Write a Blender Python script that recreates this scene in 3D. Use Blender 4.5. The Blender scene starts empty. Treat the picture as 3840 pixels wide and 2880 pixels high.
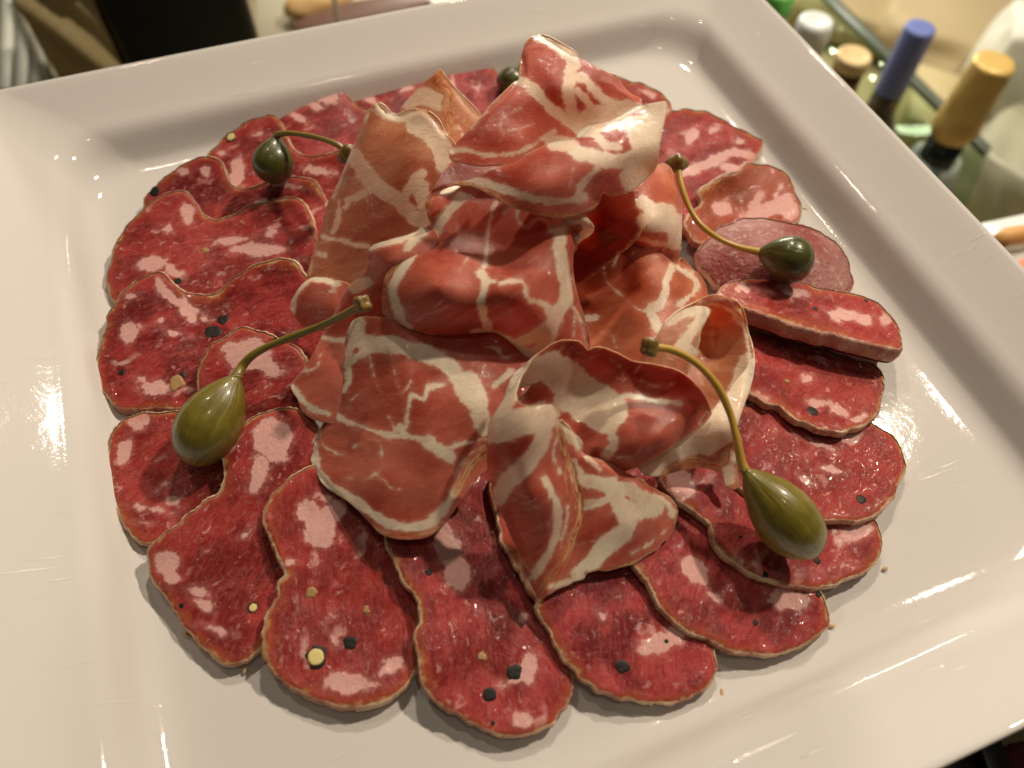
import bpy, bmesh, math, random
import numpy as np
from mathutils import Vector, Matrix
from mathutils.geometry import delaunay_2d_cdt

# ---------------------------------------------------------------- camera, world, lamps, exposure
CM = 0.01
SC = bpy.context.scene
CAMP = [-5.82152062, -13.6258617, 20.1491802, .572466659, -.0207028476, -.363828095, 1671.38989]
cd = bpy.data.cameras.new('camera'); cam = bpy.data.objects.new('camera', cd); SC.collection.objects.link(cam)
cam.location = [v*CM for v in CAMP[:3]]; cam.rotation_euler = CAMP[3:6]
cd.sensor_width = 36; cd.lens = 36*CAMP[6]/2212; cd.clip_start = .01; cd.clip_end = 50
cd.dof.use_dof = True; cd.dof.focus_distance = .222; cd.dof.aperture_fstop = 9
SC.camera = cam
w = bpy.data.worlds.new('World'); SC.world = w; w.use_nodes = True
bg = w.node_tree.nodes['Background']; bg.inputs[0].default_value = (1, .87, .70, 1); bg.inputs[1].default_value = .03
def lamp(name, loc, target, size, power, col, size_y=None):
    l = bpy.data.lights.new(name, 'AREA'); l.size = size; l.energy = power; l.color = col
    if size_y: l.shape = 'RECTANGLE'; l.size_y = size_y
    else: l.shape = 'DISK'
    o = bpy.data.objects.new(name, l); SC.collection.objects.link(o)
    o.location = loc; d = Vector(target)-Vector(loc); o.rotation_euler = d.to_track_quat('-Z', 'Y').to_euler()
    return o
WARM = (1, .85, .665)
lamp('ceiling_spot', (.74, .22, .94), (0, 0, 0), .05, 10.6, WARM)
lamp('ceiling_spot', (.36, .78, .98), (0, 0, 0), .05, 6.6, WARM)
lamp('ceiling_spot', (-.22, .70, 1.22), (0, 0, 0), .06, 2.0, WARM)
lamp('ceiling_spot', (.12, -.22, 1.35), (0, 0, 0), .10, .9, WARM)
lamp('case_fill', (.55, 1.05, .15), (.45, .40, -.40), .5, 7.0, (1, .95, .80), .08)  # unseen fill lamp, added to brighten the background at the right
SC.view_settings.view_transform = 'Standard'; SC.view_settings.look = 'None'
SC.view_settings.exposure = 0; SC.view_settings.gamma = 1
SC.cycles.use_denoising = True

# ---------------------------------------------------------------- photo pixel + height -> place
def _R(rx, ry, rz):
    cx, sx, cy, sy, cz, sz = np.cos(rx), np.sin(rx), np.cos(ry), np.sin(ry), np.cos(rz), np.sin(rz)
    return (np.array([[cz,-sz,0],[sz,cz,0],[0,0,1]]) @ np.array([[cy,0,sy],[0,1,0],[-sy,0,cy]]) @ np.array([[1,0,0],[0,cx,-sx],[0,sx,cx]]))
CR = _R(*CAMP[3:6]); CC = np.array(CAMP[:3]); K = 3840/2212; FS = CAMP[6]*K
def un(xy, z):                                   # source pixels (n,2), heights in cm (n,) -> points in cm
    xy = np.atleast_2d(np.asarray(xy, float)); z = np.broadcast_to(np.asarray(z, float), (len(xy),))
    q = np.stack([(xy[:,0]-1920)/FS, -(xy[:,1]-1440)/FS, -np.ones(len(xy))], 1) @ CR.T
    t = (z-CC[2])/q[:,2]
    return CC + q*t[:,None]
TAG = {'D':(0,0,K),'A1':(0,0,.5877),'A2':(1200,0,.5877),'A3':(2540,0,.5877),'B1':(0,900,.5877),'B2':(1200,900,.5877),
 'B3':(2540,900,.5877),'C1':(0,1905,.5877),'C2':(1200,1905,.5877),'C3':(2540,1905,.5877),'P':(1600,80,.5),'Q':(1050,350,.5),
 'R':(1350,700,.5),'S':(2000,550,.5),'T':(1040,1180,.5),'U':(1750,1180,.5),'V':(1750,1500,.5),'W':(960,200,.434),'X':(2480,380,.3617)}
def pp(s):                                       # 'D: x y, x y; P: x y' -> source pixels
    out = []
    for seg in s.split(';'):
        tag, body = seg.split(':') if ':' in seg else ('D', seg)
        x0, y0, k = TAG[tag.strip()]
        for p in body.split(','):
            v = [float(t) for t in p.split()]
            out.append((x0+v[0]*k, y0+v[1]*k))
    return np.array(out)
def anch(s):                                     # 'x y z, ...' in D pixels, z in cm
    a = np.array([[float(t) for t in p.split()] for p in s.split(',')]); a[:,:2] *= K
    return a
def tps(a):
    P = a[:,:2]/500; n = len(P)
    def U(r2): return np.where(r2 > 1e-12, r2*np.log(r2+1e-12), 0)
    d2 = ((P[:,None]-P[None])**2).sum(2)
    A = np.zeros((n+3, n+3)); A[:n,:n] = U(d2)+np.eye(n)*.02; A[:n,n] = 1; A[:n,n+1:] = P; A[n,:n] = 1; A[n+1:,:n] = P.T
    wgt = np.linalg.solve(A, np.concatenate([a[:,2], [0,0,0]]))
    lo, hi = a[:,2].min()-.25, a[:,2].max()+.25
    def f(xy):
        q = np.asarray(xy)/500; out = np.empty(len(q))
        for i in range(0, len(q), 20000):
            s = q[i:i+20000]; r2 = ((s[:,None]-P[None])**2).sum(2)
            out[i:i+20000] = U(r2)@wgt[:n]+wgt[n]+s@wgt[n+1:]
        return np.clip(out, lo, hi)
    return f
def catmull(P, closed, step):
    n = len(P); out = []
    for i in range(n if closed else n-1):
        if closed: a, b, c, d = P[i-1], P[i], P[(i+1)%n], P[(i+2)%n]
        else: a, b, c, d = P[max(i-1,0)], P[i], P[i+1], P[min(i+2,n-1)]
        m = max(1, int(np.linalg.norm(c-b)/step)); t = np.arange(m)/m; t = t[:,None]
        out.append(.5*((2*b)+(-a+c)*t+(2*a-5*b+4*c-d)*t**2+(-a+3*b-3*c+d)*t**3))
    if not closed: out.append(P[-1:])
    return np.concatenate(out)
def dist_poly(X, Q, closed=False):               # distance of points X to polyline Q
    A = Q if closed else Q[:-1]; B = np.roll(Q, -1, 0) if closed else Q[1:]
    d = B-A; L = (d**2).sum(1)+1e-9; best = np.empty(len(X))
    for i in range(0, len(X), 4000):
        x = X[i:i+4000,None]; t = np.clip(((x-A)*d).sum(2)/L, 0, 1)
        best[i:i+4000] = np.sqrt((((A+d*t[:,:,None])-x)**2).sum(2).min(1))
    return best
def inside(X, Q):
    A = Q; B = np.roll(Q, -1, 0); r = np.zeros(len(X), bool)
    for i in range(0, len(X), 4000):
        x = X[i:i+4000,0][:,None]; y = X[i:i+4000,1][:,None]
        c = (A[:,1] > y) != (B[:,1] > y)
        xi = (B[:,0]-A[:,0])*(y-A[:,1])/(B[:,1]-A[:,1]+1e-12)+A[:,0]
        r[i:i+4000] = ((c & (x < xi)).sum(1) % 2) == 1
    return r
def wob(rng, n=5, f0=1., f1=3.):
    k = [(rng.uniform(f0, f1), rng.uniform(0, 6.28), rng.uniform(0, 6.28), rng.uniform(.5, 1)) for _ in range(n)]
    return lambda x, y: sum(a*np.sin(f*(x*math.cos(d)+y*math.sin(d))+p) for f, d, p, a in k)/n
def strokes_sdf(X, strokes, pxcm):
    out = np.full(len(X), -1.)
    for s in strokes:
        pts, wd = s[0], s[1]
        k = TAG[pts.split(':')[0].strip()][2] if ':' in pts else K
        q = catmull(pp(pts), False, 14) if len(pp(pts)) > 2 else pp(pts)
        out = np.maximum(out, (wd*k/2-dist_poly(X, q))*pxcm-.05*math.exp(-wd*k/18))
    return out
def blobs_sdf(X, s, pxcm):                       # 'x y rx ry angle, ...' D px
    out = np.full(len(X), -1.)
    for b in s.split(','):
        v = [float(t) for t in b.split()]
        if len(v) < 4: continue
        a = math.radians(v[4] if len(v) > 4 else 0); d = X-np.array(v[:2])*K
        u = d[:,0]*math.cos(a)+d[:,1]*math.sin(a); t = -d[:,0]*math.sin(a)+d[:,1]*math.cos(a)
        r = np.sqrt((u/(v[2]*K))**2+(t/(v[3]*K))**2)
        out = np.maximum(out, (1-r)*min(v[2], v[3])*K*pxcm)
    return out

# ---------------------------------------------------------------- objects
def link(o): SC.collection.objects.link(o); return o
def tag(o, label=None, cat=None, group=None, kind=None):
    for k, v in (('label',label),('category',cat),('group',group),('kind',kind)):
        if v: o[k] = v
    return o
def empty(name, loc):
    o = link(bpy.data.objects.new(name, None)); o.location = [v*CM for v in loc]; o.empty_display_size = .01; return o
def mesh_obj(name, V, F, mat, parent=None, smooth=True, attrs=None, origin=None, midx=None):
    V = np.asarray(V, float)
    o0 = np.zeros(3) if origin is None else np.asarray(origin, float)
    me = bpy.data.meshes.new(name)
    me.from_pydata(((V-o0)*CM).tolist(), [], [tuple(f) for f in F]) if not isinstance(F, np.ndarray) else fill(me, (V-o0)*CM, F)
    mats = mat if isinstance(mat, (list, tuple)) else [mat]
    for m in mats: me.materials.append(m)
    if midx is not None: me.polygons.foreach_set('material_index', np.asarray(midx, np.int32))
    for k, a in (attrs or {}).items():
        a = np.asarray(a, np.float32)
        if a.ndim == 1: me.attributes.new(k, 'FLOAT', 'POINT').data.foreach_set('value', a)
        else: me.attributes.new(k, 'FLOAT_VECTOR', 'POINT').data.foreach_set('vector', a.ravel())
    me.polygons.foreach_set('use_smooth', np.full(len(me.polygons), smooth))
    me.update()
    o = link(bpy.data.objects.new(name, me))
    if parent: o.parent = parent
    elif origin is not None: o.location = o0*CM
    return o
def fill(me, V, F):
    me.vertices.add(len(V)); me.vertices.foreach_set('co', V.astype(np.float32).ravel())
    me.loops.add(F.size); me.loops.foreach_set('vertex_index', F.astype(np.int32).ravel())
    me.polygons.add(len(F)); me.polygons.foreach_set('loop_start', np.arange(0, F.size, F.shape[1], dtype=np.int32))
    me.update(calc_edges=True); me.validate()
def tube(path, rad, seg=10, caps=True):
    path = np.asarray(path, float); n = len(path); V = []; F = []
    T = np.gradient(path, axis=0); T /= np.linalg.norm(T, axis=1)[:,None]
    up = np.array([0,0,1.]) if abs(T[0][2]) < .9 else np.array([1.,0,0])
    for i in range(n):
        a = np.cross(T[i], up); a /= np.linalg.norm(a); up = np.cross(a, T[i])
        r = rad[i] if np.ndim(rad) else rad
        for j in range(seg):
            t = 2*math.pi*j/seg; V.append(path[i]+r*(math.cos(t)*a+math.sin(t)*up))
    for i in range(n-1):
        for j in range(seg):
            k = (j+1) % seg; F.append((i*seg+j, i*seg+k, (i+1)*seg+k, (i+1)*seg+j))
    if caps: F.append(tuple(range(seg))[::-1]); F.append(tuple((n-1)*seg+j for j in range(seg)))
    return V, F
def lathe(prof, c, seg=32):                      # prof (r,z) from bottom up, c centre on ground
    V = []; F = []
    for r, z in prof:
        for j in range(seg):
            t = 2*math.pi*j/seg; V.append((c[0]+r*math.cos(t), c[1]+r*math.sin(t), c[2]+z))
    n = len(prof)
    for i in range(n-1):
        for j in range(seg):
            k = (j+1) % seg; F.append((i*seg+j, i*seg+k, (i+1)*seg+k, (i+1)*seg+j))
    F.append(tuple(range(seg))[::-1]); F.append(tuple((n-1)*seg+j for j in range(seg)))
    return V, F
def rbox(c, size, rotz=0, bev=.3, seg=2):
    bm = bmesh.new(); bmesh.ops.create_cube(bm, size=1)
    for v in bm.verts: v.co = Vector((v.co.x*size[0], v.co.y*size[1], v.co.z*size[2]))
    if bev: bmesh.ops.bevel(bm, geom=bm.edges[:], offset=bev, segments=seg, affect='EDGES', profile=.5)
    M = Matrix.Translation(c) @ Matrix.Rotation(rotz, 4, 'Z')
    V = [tuple(M @ v.co) for v in bm.verts]; bm.verts.index_update(); F = [tuple(v.index for v in f.verts) for f in bm.faces]; bm.free()
    return V, F
def join(parts):
    V = []; F = []
    for v, f in parts:
        k = len(V); V += [tuple(x) for x in v]; F += [tuple(i+k for i in g) for g in f]
    return V, F

# ---------------------------------------------------------------- materials
class NT:
    def __init__(s, name):
        s.m = bpy.data.materials.new(name); s.m.use_nodes = True; s.t = s.m.node_tree; s.t.nodes.clear()
        s.out = s.t.nodes.new('ShaderNodeOutputMaterial')
    def n(s, ty, ins=None, **pr):
        o = s.t.nodes.new('ShaderNode'+ty)
        for k, v in pr.items(): setattr(o, k, v)
        for k, v in (ins or {}).items():
            i = o.inputs[k]
            if isinstance(v, bpy.types.NodeSocket): s.t.links.new(v, i)
            else: i.default_value = v
        return o
    def attr(s, name, vec=False): return s.n('Attribute', attribute_name=name).outputs['Vector' if vec else 'Fac']
    def m2(s, op, a, b=0., c=0., clamp=False): return s.n('Math', {0:a,1:b,2:c}, operation=op, use_clamp=clamp).outputs[0]
    def vm(s, op, a, b): return s.n('VectorMath', {0:a,1:b}, operation=op).outputs[0]
    def noise(s, vec, scale, detail=3, rough=.55, dist=0.): 
        return s.n('TexNoise', {'Vector':vec,'Scale':scale,'Detail':detail,'Roughness':rough,'Distortion':dist})
    def step(s, x, lo, hi, a=0., b=1.): return s.n('MapRange', {0:x,1:lo,2:hi,3:a,4:b}, interpolation_type='SMOOTHSTEP').outputs[0]
    def mix(s, f, a, b, mode='MIX'):
        o = s.t.nodes.new('ShaderNodeMix'); o.data_type = 'RGBA'; o.blend_type = mode
        for k, v in ((0,f),(6,a),(7,b)):
            if isinstance(v, bpy.types.NodeSocket): s.t.links.new(v, o.inputs[k])
            else: o.inputs[k].default_value = v if k == 0 else (*v, 1)
        return o.outputs[2]
    def bsdf(s, **kw):
        o = s.n('BsdfPrincipled', {k.replace('_', ' '): v for k, v in kw.items()}); s.t.links.new(o.outputs[0], s.out.inputs[0]); return s.m
    def bump(s, h, dist, strength=1., normal=None):
        ins = {'Height':h,'Distance':dist,'Strength':strength}
        if normal is not None: ins['Normal'] = normal
        return s.n('Bump', ins).outputs[0]
def c4(*c): return (*c, 1)
def plain(name, col, rough=.5, metal=0., coat=0., **kw):
    t = NT(name); oc = t.n('TexCoord').outputs['Object']
    nz = t.noise(oc, 60, 4).outputs[0]; n2 = t.noise(oc, 14, 2).outputs[0]
    k = t.m2('MULTIPLY_ADD', t.m2('ADD', nz, n2), .16, -.16)
    c = t.mix(t.m2('ADD', .5, k), [v*.85 for v in col], [min(1, v*1.15) for v in col])
    return t.bsdf(Base_Color=c, Roughness=t.m2('ADD', rough, k, 0, True), Metallic=metal, Coat_Weight=coat, **kw)

def salami_mat(name, tone=0., tan=0.):
    t = NT(name); L = t.attr('loc', True); fat = t.attr('fat'); edge = t.attr('edge')
    n1 = t.noise(L, .8, 4, .6); n2 = t.noise(L, 5., 6, .65, .3); n3 = t.noise(L, 2.2, 3)
    wv = t.vm('ADD', L, t.vm('MULTIPLY', t.vm('SUBTRACT', n3.outputs[1], (.5,.5,.5)), (1.0,1.0,1.0)))
    st = t.vm('MULTIPLY', wv, (.7, 1.6, 1.))
    vo = t.n('TexVoronoi', {'Vector':st,'Scale':1.25,'Randomness':1.})
    rnd = t.n('SeparateColor', {0:vo.outputs['Color']}).outputs
    b1 = t.m2('MULTIPLY', t.step(rnd[0], .72, .78), t.step(t.m2('ADD', vo.outputs[0], t.m2('MULTIPLY', rnd[1], .28)), .52, .22))
    vo2 = t.n('TexVoronoi', {'Vector':st,'Scale':3.4,'Randomness':1.})
    r2 = t.n('SeparateColor', {0:vo2.outputs['Color']}).outputs
    b2 = t.m2('MULTIPLY', t.step(r2[0], .76, .80), t.step(vo2.outputs[0], .40, .18))
    fib = t.noise(t.vm('MULTIPLY', wv, (.35, 2.6, 1.)), 1.7, 6, .62)
    wsp = t.noise(t.vm('MULTIPLY', wv, (.55, 1.6, 1.)), 1.5, 5, .6, 1.4)
    b3 = t.m2('MAXIMUM', t.step(fib.outputs[0], .60, .82, 0, .24), t.step(t.m2('ABSOLUTE', t.m2('SUBTRACT', wsp.outputs[0], .5)), .018, .0, 0, .15))
    n2c = t.m2('SUBTRACT', n2.outputs[0], .5); n3c = t.m2('SUBTRACT', n3.outputs[0], .5)
    fd = t.m2('ADD', fat, t.m2('ADD', t.m2('MULTIPLY', n2c, .26), t.m2('MULTIPLY', n3c, .42)))
    fa = t.m2('MAXIMUM', t.m2('MULTIPLY', t.step(fd, -.03, .06), t.step(n2.outputs[0], .66, .40, .78, 1.)), t.step(fd, -.16, .05, 0, .20))
    soft = t.m2('MULTIPLY', t.m2('MAXIMUM', b1, t.m2('MULTIPLY', b2, .7)), t.step(n3.outputs[0], .35, .6, .3, .75))
    F = t.m2('MAXIMUM', fa, t.m2('MAXIMUM', soft, b3))
    meat = t.mix(t.step(n1.outputs[0], .40, .60), (.12+tone*.02, .006+tone*.003, .006+tone*.005), (.37+tone*.05, .040+tone*.018, .036+tone*.022))
    orn = t.n('ObjectInfo').outputs['Random']
    meat = t.mix(t.m2('MULTIPLY', orn, .45), meat, (.38, .055, .042))
    meat = t.mix(t.step(n2.outputs[0], .46, .78, 0, .45), meat, (.48, .10, .085))
    meat = t.mix(t.step(n3.outputs[0], .56, .40, 0, .3), meat, (.19, .008, .012))
    gr = t.noise(t.vm('MULTIPLY', L, (.8, 5., 1.)), 2.6, 6, .66)
    meat = t.mix(t.step(gr.outputs[0], .52, .68, 0, .30), meat, (.50, .11, .095)); meat = t.mix(t.step(gr.outputs[0], .47, .33, 0, .5), meat, (.16, .006, .010))
    if tan: meat = t.mix(tan, meat, (.40, .13, .045))
    fc = t.mix(n2.outputs[0], (.58, .25, .225), (.82, .55, .50))
    col = t.mix(F, meat, fc)
    e = t.m2('ADD', t.m2('MULTIPLY', edge, t.step(n1.outputs[0], .32, .68, .55, 1.7)), t.m2('ADD', t.m2('MULTIPLY', n3c, .45), t.m2('MULTIPLY', n2c, .25)))
    col = t.mix(t.step(e, .03, .30, .5, 0.), col, (.44, .11, .040))
    col = t.mix(t.step(e, -.03, .085, .8, 0.), col, (.56, .34, .16))
    col = t.mix(t.step(t.m2('ADD', edge, t.m2('MULTIPLY', n2c, .12)), .0, .055, .85, 0.), col, (.72, .54, .34))
    fine = t.noise(L, 9., 4, .62); spk = t.noise(L, 7.5, 1., .5); ridge = t.noise(t.vm('MULTIPLY', wv, (.5, 4.2, 1.)), 2.6, 1.5, .5)
    h = t.m2('ADD', t.m2('MULTIPLY', fib.outputs[0], 1.2), t.m2('ADD', t.m2('MULTIPLY', n2.outputs[0], .9), t.m2('MULTIPLY', fine.outputs[0], .3)))
    bp = t.bump(h, .0005, .6)
    wet = t.bump(t.m2('ADD', spk.outputs[0], t.m2('MULTIPLY', ridge.outputs[0], .9)), .00050, 1.)
    return t.bsdf(Base_Color=col, Roughness=.5, Normal=bp, Subsurface_Weight=.22, Subsurface_Radius=(.6,.12,.07), Subsurface_Scale=.0014,
                  Coat_Weight=t.step(n3.outputs[0], .44, .62, .12, .8), Coat_Roughness=.05, Specular_IOR_Level=.08, Coat_Normal=wet, Coat_IOR=1.5)
def rind_mat(name, base=(.46,.21,.10), dark=(.30,.075,.045), mould=.2, sc=110):
    t = NT(name); L = t.n('TexCoord').outputs['Object']
    n1 = t.noise(L, sc, 4, .6); n2 = t.noise(L, 420, 5, .65); n3 = t.noise(L, 900, 3)
    col = t.mix(t.step(n1.outputs[0], .35, .65), dark, base)
    col = t.mix(t.step(n2.outputs[0], .52, .68, 0, mould*2), col, (.62, .50, .40))
    bp = t.bump(t.m2('ADD', n2.outputs[0], t.m2('MULTIPLY', n3.outputs[0], .5)), .0009, .9)
    return t.bsdf(Base_Color=col, Roughness=.52, Normal=bp, Subsurface_Weight=.15, Subsurface_Radius=(.5,.2,.1), Subsurface_Scale=.002)
def ham_mat(name, tint=(1,1,1)):
    t = NT(name); L = t.attr('loc', True); fat = t.attr('fat'); br = t.attr('brown'); edge = t.attr('edge')
    n1 = t.noise(L, .55, 3, .55); n2 = t.noise(L, 3.2, 7, .68, .4); n3 = t.noise(L, 1.5, 4, .6)
    n2c = t.m2('SUBTRACT', n2.outputs[0], .5); n3c = t.m2('SUBTRACT', n3.outputs[0], .5)
    fd = t.m2('ADD', fat, t.m2('ADD', t.m2('MULTIPLY', n2c, .30), t.m2('MULTIPLY', n3c, .20)))
    fa = t.m2('MULTIPLY', t.step(fd, -.065, .035), t.step(t.m2('ADD', n3.outputs[0], t.m2('MULTIPLY', n2c, .5)), .72, .40, .74, 1.)); halo = t.step(fd, -.16, .04, 0, .16)
    wv = t.vm('ADD', L, t.vm('MULTIPLY', t.vm('SUBTRACT', n3.outputs[1], (.5,.5,.5)), (1.7,1.7,1.7)))
    vo = t.n('TexVoronoi', {'Vector':wv,'Scale':.8}, feature='DISTANCE_TO_EDGE')
    vein = t.m2('MULTIPLY', t.step(vo.outputs[0], .04, .006), t.step(n2.outputs[0], .56, .74, 0, .14))
    vo2 = t.n('TexVoronoi', {'Vector':wv,'Scale':2.3}, feature='DISTANCE_TO_EDGE')
    vein2 = t.m2('MULTIPLY', t.step(vo2.outputs[0], .06, .01), t.step(n1.outputs[0], .50, .68, 0, .07))
    F = t.m2('MAXIMUM', fa, t.m2('MAXIMUM', halo, t.m2('MAXIMUM', vein, vein2)))
    m1 = [a*b for a, b in zip((.35,.058,.033), tint)]; m2_ = [a*b for a, b in zip((.54,.145,.098), tint)]
    meat = t.mix(t.step(n1.outputs[0], .34, .66), m1, m2_)
    meat = t.mix(t.step(n2.outputs[0], .45, .78, 0, .35), meat, [a*b for a, b in zip((.63,.23,.17), tint)])
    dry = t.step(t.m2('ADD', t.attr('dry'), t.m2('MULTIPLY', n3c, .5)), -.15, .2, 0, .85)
    meat = t.mix(dry, meat, (.21, .022, .008))  # dried rim of the cup slice; also shade painted into the torn flap
    fc = t.mix(n3.outputs[0], (.82,.54,.40), (.90,.70,.55))
    col = t.mix(F, meat, fc)
    be = t.m2('ADD', br, t.m2('ADD', t.m2('MULTIPLY', n2c, .20), t.m2('MULTIPLY', n3c, .12)))
    sp = t.n('SeparateXYZ', {0:wv}).outputs
    sv = t.n('CombineXYZ', {0:t.m2('MULTIPLY_ADD', br, 11., t.m2('MULTIPLY', n3c, 2.)),1:t.m2('MULTIPLY', sp[0], .55),2:t.m2('MULTIPLY', sp[1], .55)}).outputs[0]
    stripe = t.noise(sv, 1.7, 4, .6)
    bc = t.mix(t.step(stripe.outputs[0], .42, .56), (.30,.085,.016), (.66,.36,.18))
    col = t.mix(t.step(be, -.03, .06, 0, .82), col, bc)
    ee = t.m2('ADD', edge, t.m2('MULTIPLY', n3c, .06))
    col = t.mix(t.step(ee, .0, .03, .35, 0.), col, (.70,.46,.26))
    fine = t.noise(L, 8.5, 4, .62); fx = t.noise(t.vm('MULTIPLY', wv, (.6, 2.2, 1)), 3., 4)
    h = t.m2('ADD', t.m2('MULTIPLY', n2.outputs[0], .7), t.m2('ADD', t.m2('MULTIPLY', fine.outputs[0], .25), t.m2('MULTIPLY', fx.outputs[0], .8)))
    bp = t.bump(h, .0004, .5)
    spk = t.noise(L, 8., 1., .5); wet = t.bump(t.m2('ADD', spk.outputs[0], t.m2('MULTIPLY', fx.outputs[0], .5)), .00042, 1.)
    rg = t.step(n3.outputs[0], .3, .7, .36, .52)
    return t.bsdf(Base_Color=col, Roughness=rg, Normal=bp, Subsurface_Weight=.6, Subsurface_Radius=(1.,.36,.24), Subsurface_Scale=.0032,
                  Coat_Weight=t.step(n3.outputs[0], .42, .60, .3, 1.), Coat_Roughness=.05, Specular_IOR_Level=.10, Coat_Normal=wet, Coat_IOR=1.5)
def plate_mat():
    t = NT('glazed_porcelain'); oc = t.n('TexCoord').outputs['Object']
    n1 = t.noise(oc, 9, 3); n2 = t.noise(oc, 40, 4)
    col = t.mix(n1.outputs[0], (.625,.60,.575), (.665,.64,.615))
    # knife marks and scuffs: short scratches in patches, a fine relief of the glaze
    def scr(ang, sc, th):
        mp = t.n('Mapping', {'Vector':oc,'Rotation':(0,0,ang),'Scale':(3.5,75,1)})
        s = t.noise(mp.outputs[0], sc, 2, .5)
        return t.step(s.outputs[0], th, th+.03)
    patch = t.step(t.noise(oc, 16, 3).outputs[0], .50, .62)
    s = t.m2('MULTIPLY', t.m2('MAXIMUM', scr(.45, 9., .70), t.m2('MAXIMUM', scr(1.5, 11., .71), scr(-.5, 10., .72))), patch)
    col = t.mix(t.m2('MULTIPLY', s, .55), col, (.90,.88,.85))
    bp = t.bump(t.m2('ADD', t.m2('MULTIPLY', s, .6), t.m2('ADD', t.m2('MULTIPLY', n1.outputs[0], .6), t.m2('MULTIPLY', t.noise(oc, 190, 4, .6).outputs[0], .22))), .0006, .6)
    return t.bsdf(Base_Color=col, Roughness=t.m2('MULTIPLY_ADD', s, .2, t.step(n1.outputs[0], .35, .65, .035, .075)), Normal=bp, Coat_Weight=.06, Coat_Roughness=.06, Specular_IOR_Level=.17)
def caper_mat(name, base, pale):
    t = NT(name); L = t.attr('loc', True)
    n = t.noise(L, 2.5, 4); wv = t.noise(t.vm('MULTIPLY', L, (3.2, .35, 1.)), 1.6, 3, .55)
    col = t.mix(t.step(n.outputs[0], .3, .7), base, [v*1.45 for v in base])
    col = t.mix(t.step(wv.outputs[0], .55, .70, 0, .6), col, pale)
    fn = t.noise(L, 22, 3)
    return t.bsdf(Base_Color=col, Roughness=.34, Coat_Weight=.4, Coat_Roughness=.10, Subsurface_Weight=.3, Subsurface_Radius=(.4,.5,.1), Subsurface_Scale=.003,
                  Normal=t.bump(t.m2('ADD', wv.outputs[0], t.m2('MULTIPLY', fn.outputs[0], .15)), .0005, .6))
M = dict(
 salami=salami_mat('salami_meat'), salami2=salami_mat('salami_meat_rosy', 1.), salami3=salami_mat('salami_meat_tan', .3, .45),
 rind=rind_mat('salami_casing', (.66,.46,.30), (.38,.12,.07), .25), rindd=rind_mat('salami_casing_mouldy', (.60,.33,.24), (.42,.15,.11), .5),
 ham=ham_mat('coppa_meat'), hamtan=ham_mat('coppa_meat_tan', (1.,1.85,1.5)), hamor=ham_mat('coppa_meat_orange', (1.08,1.25,.95)),
 endcap=rind_mat('salami_end_casing', (.38,.16,.14), (.26,.035,.03), .25, 38), plate=plate_mat(), berry=caper_mat('caper_skin', (.135,.108,.012), (.30,.25,.07)), berryd=caper_mat('caper_skin_dark', (.052,.054,.008), (.12,.12,.024)),
 stem=plain('caper_stem', (.50,.31,.050), .35, coat=.3), stemg=plain('caper_stem_green', (.20,.155,.022), .35, coat=.3), tip=plain('caper_tip', (.20,.125,.028), .35, coat=.4),
 pepper=plain('peppercorn_skin', (.013,.010,.008), .5, Specular_IOR_Level=.3), core=plain('peppercorn_core', (.66,.55,.22), .5), coretan=plain('spice_flake', (.34,.20,.07), .5))

# ---------------------------------------------------------------- plate and the ledge it stands on
def rsq(a, r, n=44, bow=0.):                      # rounded square of half side a
    P = []
    for q in range(4):
        cx, cy = [(1,1),(-1,1),(-1,-1),(1,-1)][q]
        for i in range(15):
            t = math.pi/2*(q+i/14); P.append((cx*(a-r)+r*math.cos(t), cy*(a-r)+r*math.sin(t)))
        nx = [(-1,0),(0,-1),(1,0),(0,1)][q]
        L = 2*(a-r); x0, y0 = P[-1]
        for i in range(1, n):
            f = i/n; k = bow*4*f*(1-f); out = [(0,1),(-1,0),(0,-1),(1,0)][q]
            P.append((x0+nx[0]*L*f+out[0]*k, y0+nx[1]*L*f+out[1]*k))
    return P
prof = [(.5,0,.3),(4,.0,1.),(8,0,1.6),(11.0,0,2.),(11.5,.005,2.),(11.8,.03,2.),(12.0,.09,1.97),(12.17,.2,1.93),(12.32,.37,1.88),(12.45,.57,1.82),(12.57,.79,1.76),(12.7,1.0,1.7),(12.84,1.17,1.62),
 (13.0,1.29,1.57),(13.2,1.38,1.53),(13.5,1.50,1.48),(14.0,1.79,1.3),(14.5,2.04,1.1),(14.8,2.22,1.),(14.93,2.27,.95),(14.99,2.25,.93),(15.0,2.18,.92),(14.96,2.08,.92),(14.85,1.98,.92),(14.4,1.72,1.1),(13.5,1.15,1.3),(12.9,.6,1.5),(12.5,-.1,1.7),(11.9,-.55,1.9),
 (10.5,-.65,2.),(10.3,-.95,2.),(9.9,-.95,2.),(9.7,-.6,2.),(.5,-.6,.3)]
V = []; F = []
for a, z, r in prof: V += [(x, y, z) for x, y in rsq(a, r, bow=.10 if a > 12 else .0)]
n = len(V)//len(prof)
for i in range(len(prof)-1):
    for j in range(n): k = (j+1) % n; F.append((i*n+j, i*n+k, (i+1)*n+k, (i+1)*n+j))
F.append(tuple(range(n))[::-1]); F.append(tuple((len(prof)-1)*n+j for j in range(n)))
tag(mesh_obj('plate', V, F, M['plate']), 'large square white glazed plate with a wide raised rim under the cold meats', 'plate')

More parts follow.
